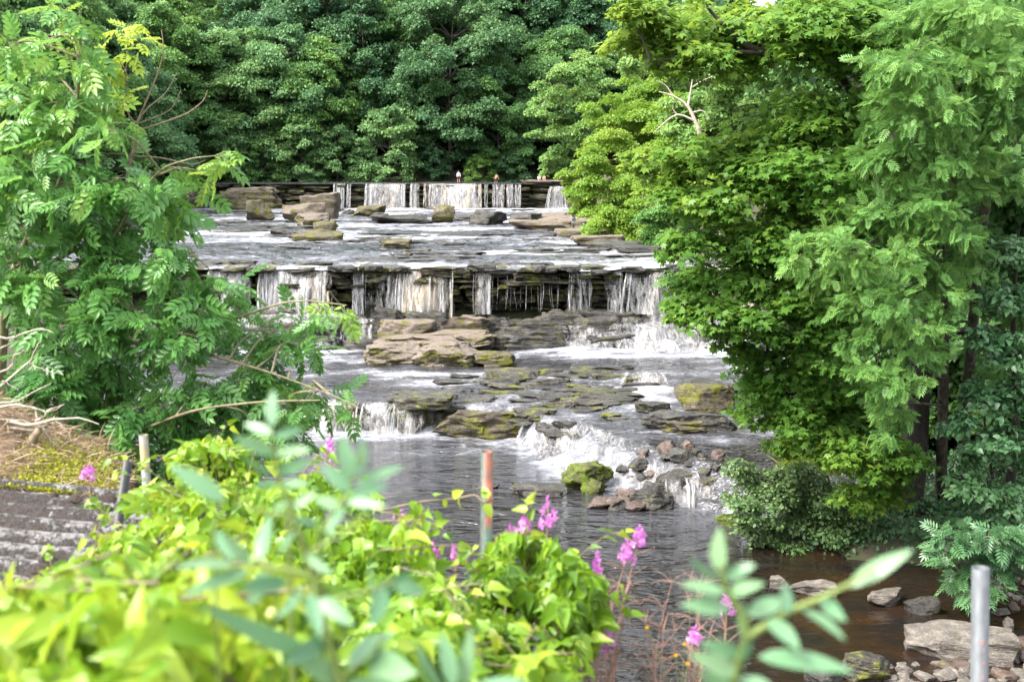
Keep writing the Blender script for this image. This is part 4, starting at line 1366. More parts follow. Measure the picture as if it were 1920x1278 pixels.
arms = [([W(1640, 250, 37.0), W(1560, 125, 34.4), W(1470, 105, 33.8), W(1400, 85, 33.4), W(1340, 30, 33.4), W(1310, -10, 33.4)], (.16, .13, .11, .09, .06, .03)),
        ([W(1470, 105, 33.8), W(1380, 98, 33.2), W(1290, 108, 33.0), W(1220, 115, 32.8)], (.09, .06, .04, .015)),
        ([W(1700, 380, 37.0), W(1560, 270, 36.0), W(1440, 285, 35.0), W(1330, 310, 34.6)], (.16, .12, .07, .02)),
        ([W(1705, 430, 37.0), W(1560, 330, 35.8), W(1430, 345, 35.0), W(1340, 340, 34.8)], (.16, .11, .07, .02)),
        ([W(1722, 560, 37.0), W(1560, 430, 35.5), W(1440, 450, 35.0), W(1380, 500, 34.6)], (.15, .1, .06, .02)),
        ([W(1730, 640, 37.0), W(1600, 600, 35.5), W(1500, 640, 35.0), W(1420, 690, 34.6)], (.12, .08, .05, .02)),
        ([W(1725, 740, 37.0), W(1640, 730, 35.5), W(1560, 770, 35.0), W(1500, 800, 34.6)], (.10, .07, .04, .02)),
        ([W(1735, 650, 37.2), W(1790, 625, 36.0), W(1850, 612, 35.0), W(1900, 630, 34.5)], (.12, .10, .07, .03))]
tree_at('sycamore_tree', 'big sycamore with broad lobed leaves and a mossy trunk overhanging the river at right', 'tree', base, [(tr1, (.55, .45, .38, .33, .25, .16, .10)), (tr2, (.26, .22, .17, .12, .08))] + arms, [(c_, r_ * 1.18, max(t_, -.06) + .08) for c_, r_, t_ in PB(sb, SYC, 1.5, seed=3)], T_PALM, .185, 3.5, 'sycamore', 'bark_dark', 411, None, .06, .014, 1, twigs=3, sjit=.5, flat=.72, up=1.1, droop=.35, tint=(.10, .68), subs=14, sub_r=.60, thick=.34, njit=.5, area=.5)

# --- right ash, in front of the sycamore
AR = 30.0
ab = [(1740, 30, 85, .1), (1830, 20, 85, .1), (1910, 40, 80, .0), (1700, 110, 80, .05), (1780, 110, 90, .1), (1870, 120, 90, .0), (1650, 210, 60, .1), (1720, 210, 85, .05), (1810, 215, 90, .0), (1900, 210, 80, -.1), (1640, 300, 55, .1), (1700, 300, 80, .0), (1790, 305, 85, .0), (1680, 390, 80, .0), (1610, 400, 55, .15), (1770, 395, 75, -.05), (1560, 430, 50, .2), (1500, 470, 48, .2), (1590, 480, 65, .1), (1670, 480, 75, .0), (1750, 490, 70, .0), (1540, 510, 48, .15), (1620, 560, 65, .0), (1700, 570, 75, .0), (1770, 560, 55, -.05), (1670, 640, 60, .0), (1730, 650, 45, .0), (1600, 640, 40, .0), (1640, 700, 48, .0), (1690, 710, 38, .0), (1670, 770, 40, .05), (1720, 130, 60, .0), (1830, 480, 40, -.05), (1610, 690, 30, .0), (1655, 815, 24, .05), (1860, 330, 45, -.1), (1905, 330, 45, -.1), (1810, 440, 45, -.1)]
bx = px_x(1770, 38)
base = np.array([bx + .2, 38.0, float(ground_z(bx + .2, 38.0)) - .4])
tr = [base, W(1768, 760, 36), W(1772, 560, 34), W(1790, 300, 32), W(1800, 60, 31), W(1810, -140, 31)]
tr2 = [base + np.array([.6, 0, 0]), W(1838, 460, 33), W(1868, 320, 32), W(1920, 235, 31.5), W(1990, 120, 31)]
tree_at('ash_tree', 'tall ash with drooping feathery leaves and a slanting grey stem at the right edge', 'tree', base, [(tr, (.22, .18, .15, .12, .08, .04)), (tr2, (.20, .15, .13, .11, .07))], PB(ab, AR, 1.4, seed=4), T_ASH_LIGHT, .34, 3.4, 'ash_right', 'bark', 412, None, .05, .010, 1, twigs=4, njit=.7, sjit=.5, flat=.8, up=.7, droop=.35, tint=(.1, .8), subs=9, sub_r=.5, thick=.3, area=.26, outw=1.0)

# --- alder and hanging ash bough, bottom right
al = [(1890, 470, 55, .1), (1910, 560, 60), (1870, 560, 45), (1890, 650, 65), (1840, 640, 40, -.1), (1915, 740, 60), (1850, 740, 55, -.1), (1800, 790, 40, -.1), (1870, 830, 65), (1810, 850, 42, .05), (1920, 840, 60), (1830, 910, 52, .2), (1880, 930, 60, .1), (1790, 900, 25, .1), (1850, 470, 30), (1770, 800, 25, 0)]
bx = px_x(1905, 36)
base = np.array([bx, 36.0, float(ground_z(bx, 36.0)) - .4])
tree_at('alder_tree', 'dark blue-green alder with small round glossy leaves at the right edge', 'tree', base, [([base, W(1905, 800, 34), W(1900, 600, 33), W(1910, 430, 32)], (.17, .13, .09, .03)), ([base, W(1870, 950, 34), W(1850, 820, 33)], (.1, .07, .03))], PB(al, 31.5, 1.0, seed=5), T_OVATE, .185, 4.2, 'alder', 'bark_dark', 413, None, .04, .010, 1, twigs=4, flat=.8, up=.7, droop=.2, tint=(.05, .75), subs=12, sub_r=.42, thick=.4, area=.5)
ha = [(1800, 1000, 40, -.1), (1850, 985, 45, -.15), (1900, 1000, 45, -.15), (1775, 1010, 30, -.1), (1860, 1045, 42, -.05), (1800, 1060, 32, 0), (1905, 1050, 35, -.1), (1830, 1090, 36, .05), (1785, 1085, 20, .1), (1870, 1100, 20, 0), (1770, 1040, 20, 0), (1845, 1120, 16, .05)]
base = W(1960, 880, 35)
base = np.array([base[0], 35.0, float(ground_z(base[0], 35.0)) - .2])
tree_at('ash_sapling', 'low ash bough hanging over the cobbles behind the grey post', 'tree', base, [([base, W(1935, 940, 33), W(1880, 980, 31), W(1830, 1030, 30)], (.1, .07, .05, .02))], PB(ha, 29.5, .6, seed=6), T_ASH_LIGHT, .52, 4.5, 'alder', 'bark', 414, None, .03, .008, 1, twigs=3, flat=.8, up=.9, droop=.6, tint=(.05, .7), subs=8, sub_r=.55, thick=.3, area=.26)

# --- willow bush and other growth on the right bank foot
wb_ = [(1385, 880, 32, .1), (1420, 905, 45, .1), (1470, 880, 45, .1), (1400, 940, 42), (1450, 945, 55), (1510, 905, 52), (1560, 930, 55, -.1), (1500, 970, 58), (1440, 1000, 42), (1400, 985, 28), (1550, 990, 50, -.1), (1600, 985, 45, -.2), (1480, 1025, 35), (1540, 1040, 30, .05), (1420, 1020, 22), (1370, 930, 22, .1), (1640, 980, 40, -.25), (1580, 1030, 26, -.1)]
base = np.array([px_x(1510, 36.5), 36.5, float(ground_z(px_x(1510, 36.5), 36.5)) - .2])
tree_at('willow_bush', 'grey-green willow bush with fine leaves at the water edge below the sycamore', 'shrub', base, [([base, base + np.array([-.3, -.2, .8]), base + np.array([-.6, -.4, 1.7])], (.06, .04, .02))], PB(wb_, 35.8, .7, seed=7), T_RHOMB, .14, 3.6, 'willow', 'bark', 415, None, .03, .010, 1, twigs=3, flat=.8, up=.6, droop=.1, tint=(.05, .75), subs=12, sub_r=.5, thick=.5, area=.34)
wb2 = [(1480, 840, 28, .2), (1520, 860, 30, .2), (1450, 865, 22, .1), (1545, 840, 26, .2)]
base = np.array([px_x(1510, 37), 37.0, float(ground_z(px_x(1510, 37), 37.0)) - .2])
g = Geo()
rng = np.random.default_rng(16)
n = 900
q = np.stack([rng.uniform(1460, 1580, n), rng.uniform(850, 900, n)], -1)
pos = np.array([W(a, b, 38.5 + rng.uniform(-.8, .8)) for a, b in q])
g.leaves((np.array([[0, -.02, 0], [.5, -.018, -.03], [1, 0, -.2], [.5, .018, -.03], [0, .02, 0]]), np.array([[0, 1, 3], [0, 3, 4], [1, 2, 3]])), pos, np.stack([rng.normal(0, .5, n), rng.normal(-.3, .5, n), rng.uniform(.3, 1, n)], -1), rng.normal(size=(n, 3)), rng.uniform(.35, .7, n), rng.random(n))
obj('grass', g.mesh('grass'), M['grass'], kind='stuff', label='light green tuft of grass on the bank under the sycamore')

g = Geo()
rng = np.random.default_rng(17)
n = 9000
x = 8.2 + 12 * rng.random(n) ** .9
y = 34.2 + 9 * rng.random(n)
k_ = (x - np.interp(y, bank_y, bank_xr)) > -.5
x, y = x[k_], y[k_]
n = len(x)
hh = .9 * np.abs(fbm(x * .8, y * .8, 0, 18, 3)) + .25
pos = np.stack([x, y, ground_z(x, y) + hh * rng.random(n) ** .6], -1)
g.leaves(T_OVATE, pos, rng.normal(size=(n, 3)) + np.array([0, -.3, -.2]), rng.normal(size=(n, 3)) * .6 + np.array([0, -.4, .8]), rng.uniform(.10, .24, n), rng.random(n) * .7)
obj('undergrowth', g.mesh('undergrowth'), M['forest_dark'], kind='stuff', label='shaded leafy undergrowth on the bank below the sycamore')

# ------------------------------------------------------------------ left: young ash
AL = 8.0
lb_ = [(118, 30, 40, .5), (85, 75, 45, .45), (140, 95, 52, .4), (70, 140, 50, .35), (160, 175, 60, .3), (95, 190, 60, .3), (40, 210, 55, .3), (130, 250, 65, .2), (190, 240, 50, .3), (50, 290, 60, .2), (20, 80, 40, .3),
       (40, 350, 65, .1), (130, 340, 75, .0), (210, 335, 55, .1), (280, 320, 45, .1), (330, 315, 38, .15), (290, 365, 55, .1), (60, 420, 75, .05), (160, 420, 80, .0), (250, 420, 65, .05), (325, 410, 48, .05), (30, 500, 70), (120, 500, 80), (210, 490, 75), (300, 470, 60), (345, 465, 40), (360, 360, 30, .2),
       (415, 300, 34, .3), (400, 330, 25, .3), (425, 285, 22, .3),
       (60, 580, 75, -.05), (150, 590, 80), (245, 575, 75), (335, 555, 60), (400, 545, 45), (450, 540, 32, .05), (70, 670, 80, -.1), (170, 670, 85), (270, 655, 80), (360, 630, 65), (440, 610, 50), (500, 610, 40), (555, 605, 36, .05), (600, 580, 26, .15), (640, 575, 16, .2), (520, 650, 42), (570, 650, 30, .05),
       (90, 760, 85, -.1), (190, 755, 85, -.05), (290, 745, 85), (385, 720, 75), (470, 700, 55), (540, 700, 40), (480, 760, 55, .1), (560, 755, 48, .1), (620, 750, 38, .1), (660, 770, 22, .15), (400, 800, 65), (300, 830, 70), (200, 830, 65, -.05), (140, 850, 50, -.05), (480, 820, 45), (250, 890, 50), (330, 890, 50), (545, 810, 30, .05), (180, 900, 45, -.05), (400, 860, 45)]
base = np.array([px_x(-20, 8.6), 8.6, float(ground_z(px_x(-20, 8.6), 8.6)) - .2])
t1 = [base, W(5, 600, 8.4), W(60, 430, 8.2), W(112, 345, 8.1), W(140, 220, 8.0), W(150, 110, 7.9), W(150, 20, 7.9)]
t2 = [base, W(20, 560, 8.4), W(120, 480, 8.1), W(215, 440, 8.0)]
t3 = [W(150, 1000, 8.6), W(205, 680, 8.3), W(300, 640, 8.0), W(420, 605, 7.8), W(545, 565, 7.6), W(650, 572, 7.5)]
t4 = [W(205, 680, 8.3), W(350, 660, 7.9), W(480, 690, 7.7), W(620, 740, 7.6), W(675, 765, 7.5)]
t5 = [W(150, 1000, 8.6), W(190, 860, 8.0), W(330, 780, 7.6), W(470, 755, 7.4), W(600, 750, 7.3)]
t6 = [W(215, 440, 8.0), W(290, 330, 7.9), W(350, 300, 7.8), W(405, 292, 7.8)]
tree_at('young_ash', 'young ash tree with bright glossy compound leaves filling the left side', 'tree', base, [(t1, (.035, .03, .026, .022, .016, .012, .006)), (t2, (.022, .018, .013, .008)), (t3, (.03, .024, .016, .012, .008, .003)), (t4, (.016, .012, .009, .005, .003)), (t5, (.02, .015, .01, .008, .004)), (t6, (.01, .008, .006, .003))], [(c_, r_ * (.74 if (b_[0] > 290 and b_[1] < 520) else .88 if b_[1] < 260 else 1), t_ * (.55 if b_[1] < 300 else 1)) for b_, (c_, r_, t_) in zip(lb_, PB(lb_, AL, .45, seed=8))], T_ASH, .185, 2.6, 'ash_left', 'bark_young', 421, None, .010, .0035, 1, twigs=4, njit=.75, sjit=.5, flat=.85, up=.8, droop=.55, tint=(.08, .62), subs=8, sub_r=.5, thick=.35, area=.26, outw=1.0)
# dead-topped sapling with one yellow sprig
base = np.array([px_x(215, 8.3), 8.3, float(ground_z(px_x(215, 8.3), 8.3)) - .2])
ds = [([base, W(225, 600, 8.3), W(240, 335, 8.2), W(254, 270, 8.2), W(255, 233, 8.2)], (.02, .018, .016, .013, .010))]
for pl, r0 in (([(255, 233), (270, 200), (295, 140), (306, 95), (303, 56)], .007), ([(255, 233), (275, 205), (310, 175), (333, 135)], .006), ([(255, 233), (285, 222), (320, 205), (340, 168)], .005), ([(256, 246), (300, 232), (350, 213), (380, 190), (389, 170)], .007), ([(253, 233), (238, 205), (236, 150), (240, 60)], .006), ([(252, 245), (225, 236), (180, 240)], .005), ([(248, 292), (215, 288), (150, 290)], .005), ([(250, 293), (300, 296), (360, 308), (385, 300)], .006)):
    ds.append(([W(a, b, 8.2) for a, b in pl], (r0 * 1.15, r0 * .8, r0 * .45)))
yb_ = [(238, 60, 24, .5), (255, 85, 20, .5), (228, 100, 18, .5), (215, 120, 16, .45), (210, 135, 14, .5), (195, 130, 12, .5), (235, 178, 9, .5), (242, 45, 14, .5)]
tree_at('ash_sapling', 'nearly leafless sapling with bare tan twigs and one yellow tuft against the wood', 'tree', base, ds, PB(yb_, 8.2, .08, seed=9), T_ASH, .15, 2.0, 'ash_left', 'bark_tan', 422, None, .003, .0015, 1, twigs=2, flat=.9, up=.8, droop=.4, tint=(.3, .7), subs=4, sub_r=.5, thick=.4, area=.26)

# ------------------------------------------------------------------ left: weathered roof, straw mound, dead branch
m, nt = new_mat('lichen_roof')
v, gg = world_pos(nt, (1.6, 2.0, 1))
v1, _ = world_pos(nt)
n1 = noise(nt, v1, 2.2, 5, .6)
n2 = noise(nt, v, 13.0, 8, .8)
n3 = noise(nt, v1, 34.0, 3, .7)
fm = math_n(nt, 'ADD', math_n(nt, 'ADD', math_n(nt, 'MULTIPLY', n2, .7), math_n(nt, 'MULTIPLY', n1, .35)), math_n(nt, 'MULTIPLY', attr(nt, 'ridge'), -.06))
mk = ramp(nt, fm, [(.455, (0, 0, 0)), (.52, (1, 1, 1))])
lich = mixc(nt, n3, (.06, .055, .054), (.27, .26, .255))
mossd = mixc(nt, n3, (.014, .011, .010), (.062, .046, .038))
c = mixc(nt, mk, lich, mossd)
p = N(nt, 'ShaderNodeBsdfPrincipled', Roughness=.9)
nt.links.new(c, p.inputs['Base Color'])
bump(nt, math_n(nt, 'ADD', math_n(nt, 'MULTIPLY', mk, 1.0), n3), 1.0, .025, p)
finish(nt, p)
M['roof'] = m
xs = np.linspace(-6.5, 0, 60)
ys_ = np.linspace(0, 1, 130)
X, S = np.meshgrid(xs, ys_)
pn = W(100, 1108, 4.55)
pf = W(100, 905, 6.6)
Yr = 4.55 + S * 2.05
Xr = -1.52 - .10 * S + X - .25 * S
Zr = pn[2] + (pf[2] - pn[2]) * S + .034 * np.sin(S * 2 * math.pi * 9) + .02 * fbm(Xr * 2, Yr * 2, 0, 71, 4) + .03 * fbm(Xr * .8, Yr, 0, 73, 2)
Zr = Zr - .11 * np.clip(Xr + 2.6, -2.0, 2)
Vt = np.stack([Xr, Yr, Zr], -1).reshape(-1, 3)
Vb = Vt.copy()
Vb[:, 2] -= .05
F = grid_faces(*X.shape)
nv = len(Vt)
rim = [(0, i, i + 1) for i in range(59)]
i = np.arange(59)
F2 = np.stack([i, i + nv, i + 1 + nv, i + 1], -1)
j = np.arange(129) * 60 + 59
F3_ = np.stack([j, j + nv, j + 60 + nv, j + 60], -1)
rf = thing('shed', (-3.4, 5.6, 8.2), 'low shed with a lichen-blotched corrugated roof at the lower left', 'shed')
me = make_mesh('roof', np.vstack([Vt, Vb]) - np.array([-3.4, 5.6, 8.2]), np.vstack([F, F[:, ::-1] + nv, F2, F3_]), {'ridge': np.tile(np.sin(S * 2 * math.pi * 9).ravel(), 2)}, True)
obj('roof', me, M['roof'], rf)
g = Geo()
rng = np.random.default_rng(93)
an = np.arange(7) * 2 * math.pi / 7
for _ in range(420):
    i_ = int(rng.integers(0, 60 * 126))
    c_ = Vt[i_]
    if c_[0] < -5 or fbm(c_[0] * 1.5, c_[1] * 2.5, 0, 94, 3) < -.02:
        continue
    r_ = rng.uniform(.012, .05)
    w1 = 1 + .35 * rng.normal(size=7)
    ring = c_ + np.stack([np.cos(an) * r_ * 1.5 * w1, np.sin(an) * r_ * w1, -.006 + 0 * an], -1)
    top = c_ + np.stack([np.cos(an) * r_ * .8 * w1, np.sin(an) * r_ * .55 * w1, r_ * .55 + .01 * rng.random(7)], -1)
    i7 = np.arange(7)
    g.add(np.vstack([ring, top, [c_ + np.array([0, 0, r_ * .7])]]), np.stack([i7 + 7, (i7 + 1) % 7 + 7, np.full(7, 14)], -1), np.stack([i7, (i7 + 1) % 7, (i7 + 1) % 7 + 7, i7 + 7], -1), .5)
M['roof_moss_dark'] = plain('dark_roof_moss', (.045, .032, .026), .95, 60, .7, bumpd=.01)
obj('moss', g.mesh('moss', (-3.4, 5.6, 8.2)), M['roof_moss_dark'], rf, kind='stuff')
g = Geo()
M['board'] = plain('weathered_board', (.34, .31, .27), .8, 14, .5, bumpd=.01, stretch=(.3, 1, 3))


def box(g, x0, x1, y0, y1, z0, z1):
    V = np.array([[a, b, c_] for a in (x0, x1) for b in (y0, y1) for c_ in (z0, z1)])
    g.add(V, None, np.array([[0, 1, 3, 2], [4, 6, 7, 5], [0, 4, 5, 1], [2, 3, 7, 6], [0, 2, 6, 4], [1, 5, 7, 3]]))


box(g, -8, -1.55, 4.50, 4.54, pn[2] - .17, pn[2] - .045)
g.V[0][:, 2] -= .11 * np.clip(g.V[0][:, 0] + 2.6, -2.0, 2)
obj('fascia_board', g.mesh('fascia', (-3.4, 5.6, 8.2)), M['board'], rf)
g = Geo()
box(g, -8, -1.75, 4.7, 4.85, 7.5, pn[2] - .06)
box(g, -1.9, -1.75, 4.7, 6.4, 7.5, pn[2] - .08)
obj('wall', g.mesh('wall', (-3.4, 5.6, 8.2)), M['bark_dark'], rf)
# straw mound on the back of the roof
rng = np.random.default_rng(91)


def mound_z(x, y):
    px_edge = -2.12 - .42 * (y - 6.2)
    side = sstep(0, 1.4, px_edge - x)
    return pf[2] - .05 + (.06 + .42 * side) * sstep(6.15, 7.1, y) + .10 * side * fbm(x * 1.6, y * 1.6, 0, 77, 3) - .5 * sstep(7.4, 8.6, y) - .6 * (1 - sstep(-.35, .12, px_edge - x)) - .11 * np.clip(x + 2.6, -2.0, 2)


X, Y = np.meshgrid(np.linspace(-8, -1.6, 70), np.linspace(6.1, 9.0, 40))
me = make_mesh('mound', np.stack([X, Y, mound_z(X, Y)], -1).reshape(-1, 3), grid_faces(*X.shape), None, True)
M['mound'] = plain('dead_litter', (.30, .21, .13), .95, 9, .6, bumpd=.03)
mo = thing('straw_mound', (-3.4, 7, 9.4), 'mound of dead straw and litter heaped behind the shed roof', 'mound')
me.transform(__import__('mathutils').Matrix.Translation((3.4, -7, -9.4)))
obj('mound_base', me, M['mound'], mo)
g = Geo()
n = 7000
x = rng.uniform(-5.2, -1.9, n)
y = rng.uniform(6.15, 7.9, n)
pos = np.stack([x, y, mound_z(x, y) + rng.uniform(-.005, .035, n)], -1)
T_BLADE = (np.array([[0, -.02, 0], [.5, -.02, .06], [1, 0, -.02], [.5, .02, .06], [0, .02, 0]]), np.array([[0, 1, 3], [0, 3, 4], [1, 2, 3]]))
g.leaves(T_BLADE, pos, np.stack([rng.normal(size=n), rng.normal(size=n) * .7, rng.normal(size=n) * .22], -1), np.stack([rng.normal(0, .3, n), rng.normal(-.4, .3, n), np.ones(n)], -1), rng.uniform(.06, .2, n), rng.random(n))
s_ = obj('straw', g.mesh('straw', (-3.4, 7, 9.4)), M['straw'], mo, kind='stuff')
M['moss_y'] = leaf_mat('roof_moss', (.16, .18, .02), (.30, .33, .03), (.42, .44, .05), .3, .2, .6, .1)
g = Geo()
n = 5200
q = np.stack([rng.normal(105, 42, n), np.minimum(rng.normal(-.2, .8, n), .35)], -1)
pos = np.array([W(np.clip(a, 5, 205), 903 + 7 * np.clip(b, -1.6, 1.6) + .06 * (a - 110), 6.5) + np.array([0, .35 * b * -1, 0]) for a, b in q])
pos[:, 2] = np.maximum(mound_z(pos[:, 0], pos[:, 1]), pf[2] - .02 - .11 * np.clip(pos[:, 0] + 2.6, -2, 2)) + rng.uniform(0, .03, n)
g.leaves(T_RHOMB, pos, rng.normal(size=(n, 3)) + np.array([0, 0, .6]), rng.normal(size=(n, 3)) + np.array([0, -.4, .6]), rng.uniform(.012, .03, n), rng.random(n))
obj('moss', g.mesh('moss', (-3.4, 7, 9.4)), M['moss_y'], mo, kind='stuff')
g = Geo()
DB = 6.9
for pl, r0 in (([(-40, 640), (0, 636), (30, 640), (70, 625), (95, 635)], .010), ([(-30, 740), (20, 715), (58, 680), (72, 650)], .011), ([(58, 684), (85, 690), (116, 686)], .006), ([(-30, 700), (10, 690), (24, 660), (40, 655)], .008), ([(-20, 755), (20, 755), (60, 740), (92, 730)], .009), ([(-40, 770), (10, 758), (60, 765), (66, 790), (74, 812)], .011), ([(60, 765), (95, 770), (125, 758)], .007), ([(15, 790), (60, 795), (105, 790), (150, 788), (188, 800)], .012), ([(105, 790), (125, 805), (140, 826)], .008), ([(80, 795), (95, 815), (110, 830)], .007), ([(-30, 820), (20, 808), (60, 812), (82, 806), (105, 790)], .014), ([(-20, 660), (15, 650), (25, 628)], .006), ([(40, 655), (55, 650)], .005), ([(0, 720), (25, 725), (50, 732)], .006), ([(66, 790), (90, 785), (118, 768)], .007), ([(-30, 780), (30, 785), (70, 800)], .008)):
    pts = curve([W(a, b, DB) for a, b in pl], 12)
    pts = pts + np.cumsum(rng.normal(size=pts.shape) * .006, 0)
    g.tube(pts, np.linspace(r0, r0 * .35, len(pts)), 5)
obj('dead_branch', g.mesh('dead_branch'), M['bark_dead'], label='tangle of bleached leafless branches on the straw mound', cat='branch')
g = Geo()
g.tube(curve([W(58, 842, 6.85), W(62, 822, 6.85), W(74, 806, 6.85)], 6), [.030, .034, .028, .030, .022, .024], 7, cap=True)
obj('stump', g.mesh('stump'), M['bark_tan'], label='small brown cut stump among the bleached branches', cat='stump')


# ------------------------------------------------------------------ posts and pipes
def pipe(name, label, cat, px_top, py_top, px_b, py_b, d, rad, mat, wall=.006, length_down=1.6, sides=20, open_top=True, square=False, inner='r_brown'):
    a = W(px_b, py_b, d)
    b = W(px_top, py_top, d)
    dirv = unit((a - b)[None])[0]
    foot = a + dirv * length_down
    t = thing(name, foot, label, cat)
    ax = -dirv
    s1 = unit(np.cross(ax, np.array([0, 1.0, 0]))[None])[0]
    s2 = np.cross(ax, s1)
    sides = 4 if square else sides
    an = np.arange(sides) * 2 * math.pi / sides + (math.pi / 4 if square else 0)
    ring = np.cos(an)[:, None] * s1 + np.sin(an)[:, None] * s2
    V = np.vstack([foot + ring * rad, b + ring * rad, b + ring * (rad - wall), b - ax * .25 + ring * (rad - wall)])
    i = np.arange(sides)
    k = (i + 1) % sides
    F = np.vstack([np.stack([i + r_ * sides, k + r_ * sides, k + (r_ + 1) * sides, i + (r_ + 1) * sides], -1) for r_ in range(3)])
    obj('tube', make_mesh('tube', V - foot, F, None, not square), mat, t)
    V = np.vstack([b - ax * .06 + ring * (rad - wall * 1.02), [b - ax * .06]])
    F = np.stack([i, k, np.full(sides, sides)], -1)
    obj('fill', make_mesh('fill', V - foot, F), M[inner], t)
    return t


def banded(name, stops, z0, z1, wob=.03, rough=.55, metal=0.0, nscale=40, side=None):
    """Paint worn off along the length: colour by height with ragged borders."""
    m, nt = new_mat(name)
    v, g_ = world_pos(nt)
    sx = nt.nodes.new('ShaderNodeSeparateXYZ')
    nt.links.new(v, sx.inputs[0])
    n_ = noise(nt, v, nscale, 5, .7)
    n0 = noise(nt, v, 12, 4, .6)
    zz = math_n(nt, 'DIVIDE', math_n(nt, 'SUBTRACT', math_n(nt, 'ADD', sx.outputs[2], math_n(nt, 'MULTIPLY', math_n(nt, 'SUBTRACT', n0, .5), wob * 4)), z0), z1 - z0)
    c_ = ramp(nt, zz, stops)
    if side:
        sv = math_n(nt, 'ADD', math_n(nt, 'MULTIPLY', math_n(nt, 'SUBTRACT', sx.outputs[0], side[0]), 1 / side[1]), math_n(nt, 'MULTIPLY', math_n(nt, 'SUBTRACT', n0, .5), 1.6))
        c_ = mixc(nt, ramp(nt, sv, [(.30, (1, 1, 1)), (.38, (0, 0, 0))]), c_, side[2])
    c_ = mixc(nt, ramp(nt, n_, [(.35, (.5, .5, .5)), (.6, (0, 0, 0))]), c_, (.10, .085, .07))
    p_ = N(nt, 'ShaderNodeBsdfPrincipled', Roughness=rough, Metallic=metal)
    nt.links.new(c_, p_.inputs['Base Color'])
    bump(nt, n_, .5, .003, p_)
    finish(nt, p_)
    return m


zt = W(912, 845, 4.0)[2]
zb_ = W(912, 1040, 4.0)[2]
M['stake'] = banded('stake_paint', [(0, (.05, .12, .09)), (.26, (.06, .14, .10)), (.36, (.27, .075, .042)), (.7, (.28, .085, .05)), (.78, (.13, .045, .028)), (.9, (.20, .065, .035)), (1, (.16, .05, .03))], zb_, zt, .02, side=(W(912, 940, 4.0)[0] - .022, .044, (.02, .05, .038)))
pipe('fence_stake', 'rusty red and green painted metal stake rising from the creeper in the middle', 'post', 913, 846, 911, 1045, 4.0, .0225, M['stake'], .004, 1.5)
M['galv'] = plain('galvanised_steel', (.115, .126, .138), .6, 45, .25, .2, .002, (1, 1, .4), col2=(.065, .072, .08), lo=.3, hi=.7)
gp = pipe('fence_post', 'grey galvanised tube post with faint red marks at the lower right', 'post', 1839, 1064, 1836, 1290, 3.0, .0235, M['galv'], .004, 1.3)
M['red_mark'] = plain('faded_red_mark', (.45, .12, .12), .6, 90, .3, bumpd=.0005, col2=(.34, .22, .22))
for (px, py, w_, h_) in ((1836, 1197, 5, 9), (1838, 1215, 3, 4), (1838, 1236, 4, 6), (1836, 1262, 4, 9), (1842, 1203, 2, 5)):
    c = W(px, py, 3.0)
    hw, hh = w_ / FPX * 3 / 2, h_ / FPX * 3
    an = np.linspace(-1, 1, 5) * hw / .0236 + (px - 1838) / FPX * 3 / .0236
    cx = W(1838, py, 3.0)[0]
    V = np.array([[cx + .0239 * math.sin(q), 3.0 - .0239 * math.cos(q), c[2] + e * hh / 2] for e in (-1, 1) for q in an])
    i = np.arange(4)
    mk_ = obj('red_mark', make_mesh('mark', V - np.array(gp.location), np.stack([i, i + 1, i + 6, i + 5], -1)), M['red_mark'], gp)
M['dark_pipe'] = plain('dark_plastic', (.028, .029, .031), .5, 30, .4, bumpd=.001)
pipe('drain_pipe', 'dark grey hollow pipe leaning to the right beside the shed', 'pipe', 240, 862, 229, 934, 5.2, .0225, M['dark_pipe'], .004, 1.2)
M['lichen_pipe'] = banded('lichen_pipe', [(0, (.13, .14, .145)), (.45, (.16, .17, .175)), (.6, (.26, .17, .035)), (.8, (.21, .17, .07)), (1, (.17, .175, .17))], W(275, 925, 5.0)[2], W(268, 813, 5.0)[2], .08, .6)
pipe('fence_post', 'slim grey post with orange lichen beside the dark leaning pipe', 'post', 269, 815, 276, 928, 5.0, .020, M['lichen_pipe'], .004, 1.2)

# ------------------------------------------------------------------ foreground creeper
def in_poly(px, py, poly):
    r = np.zeros(len(px), bool)
    n_ = len(poly)
    for i in range(n_):
        x0, y0 = poly[i]
        x1, y1 = poly[(i + 1) % n_]
        c_ = ((y0 > py) != (y1 > py)) & (px < (x1 - x0) * (py - y0) / (y1 - y0 + 1e-9) + x0)
        r ^= c_
    return r


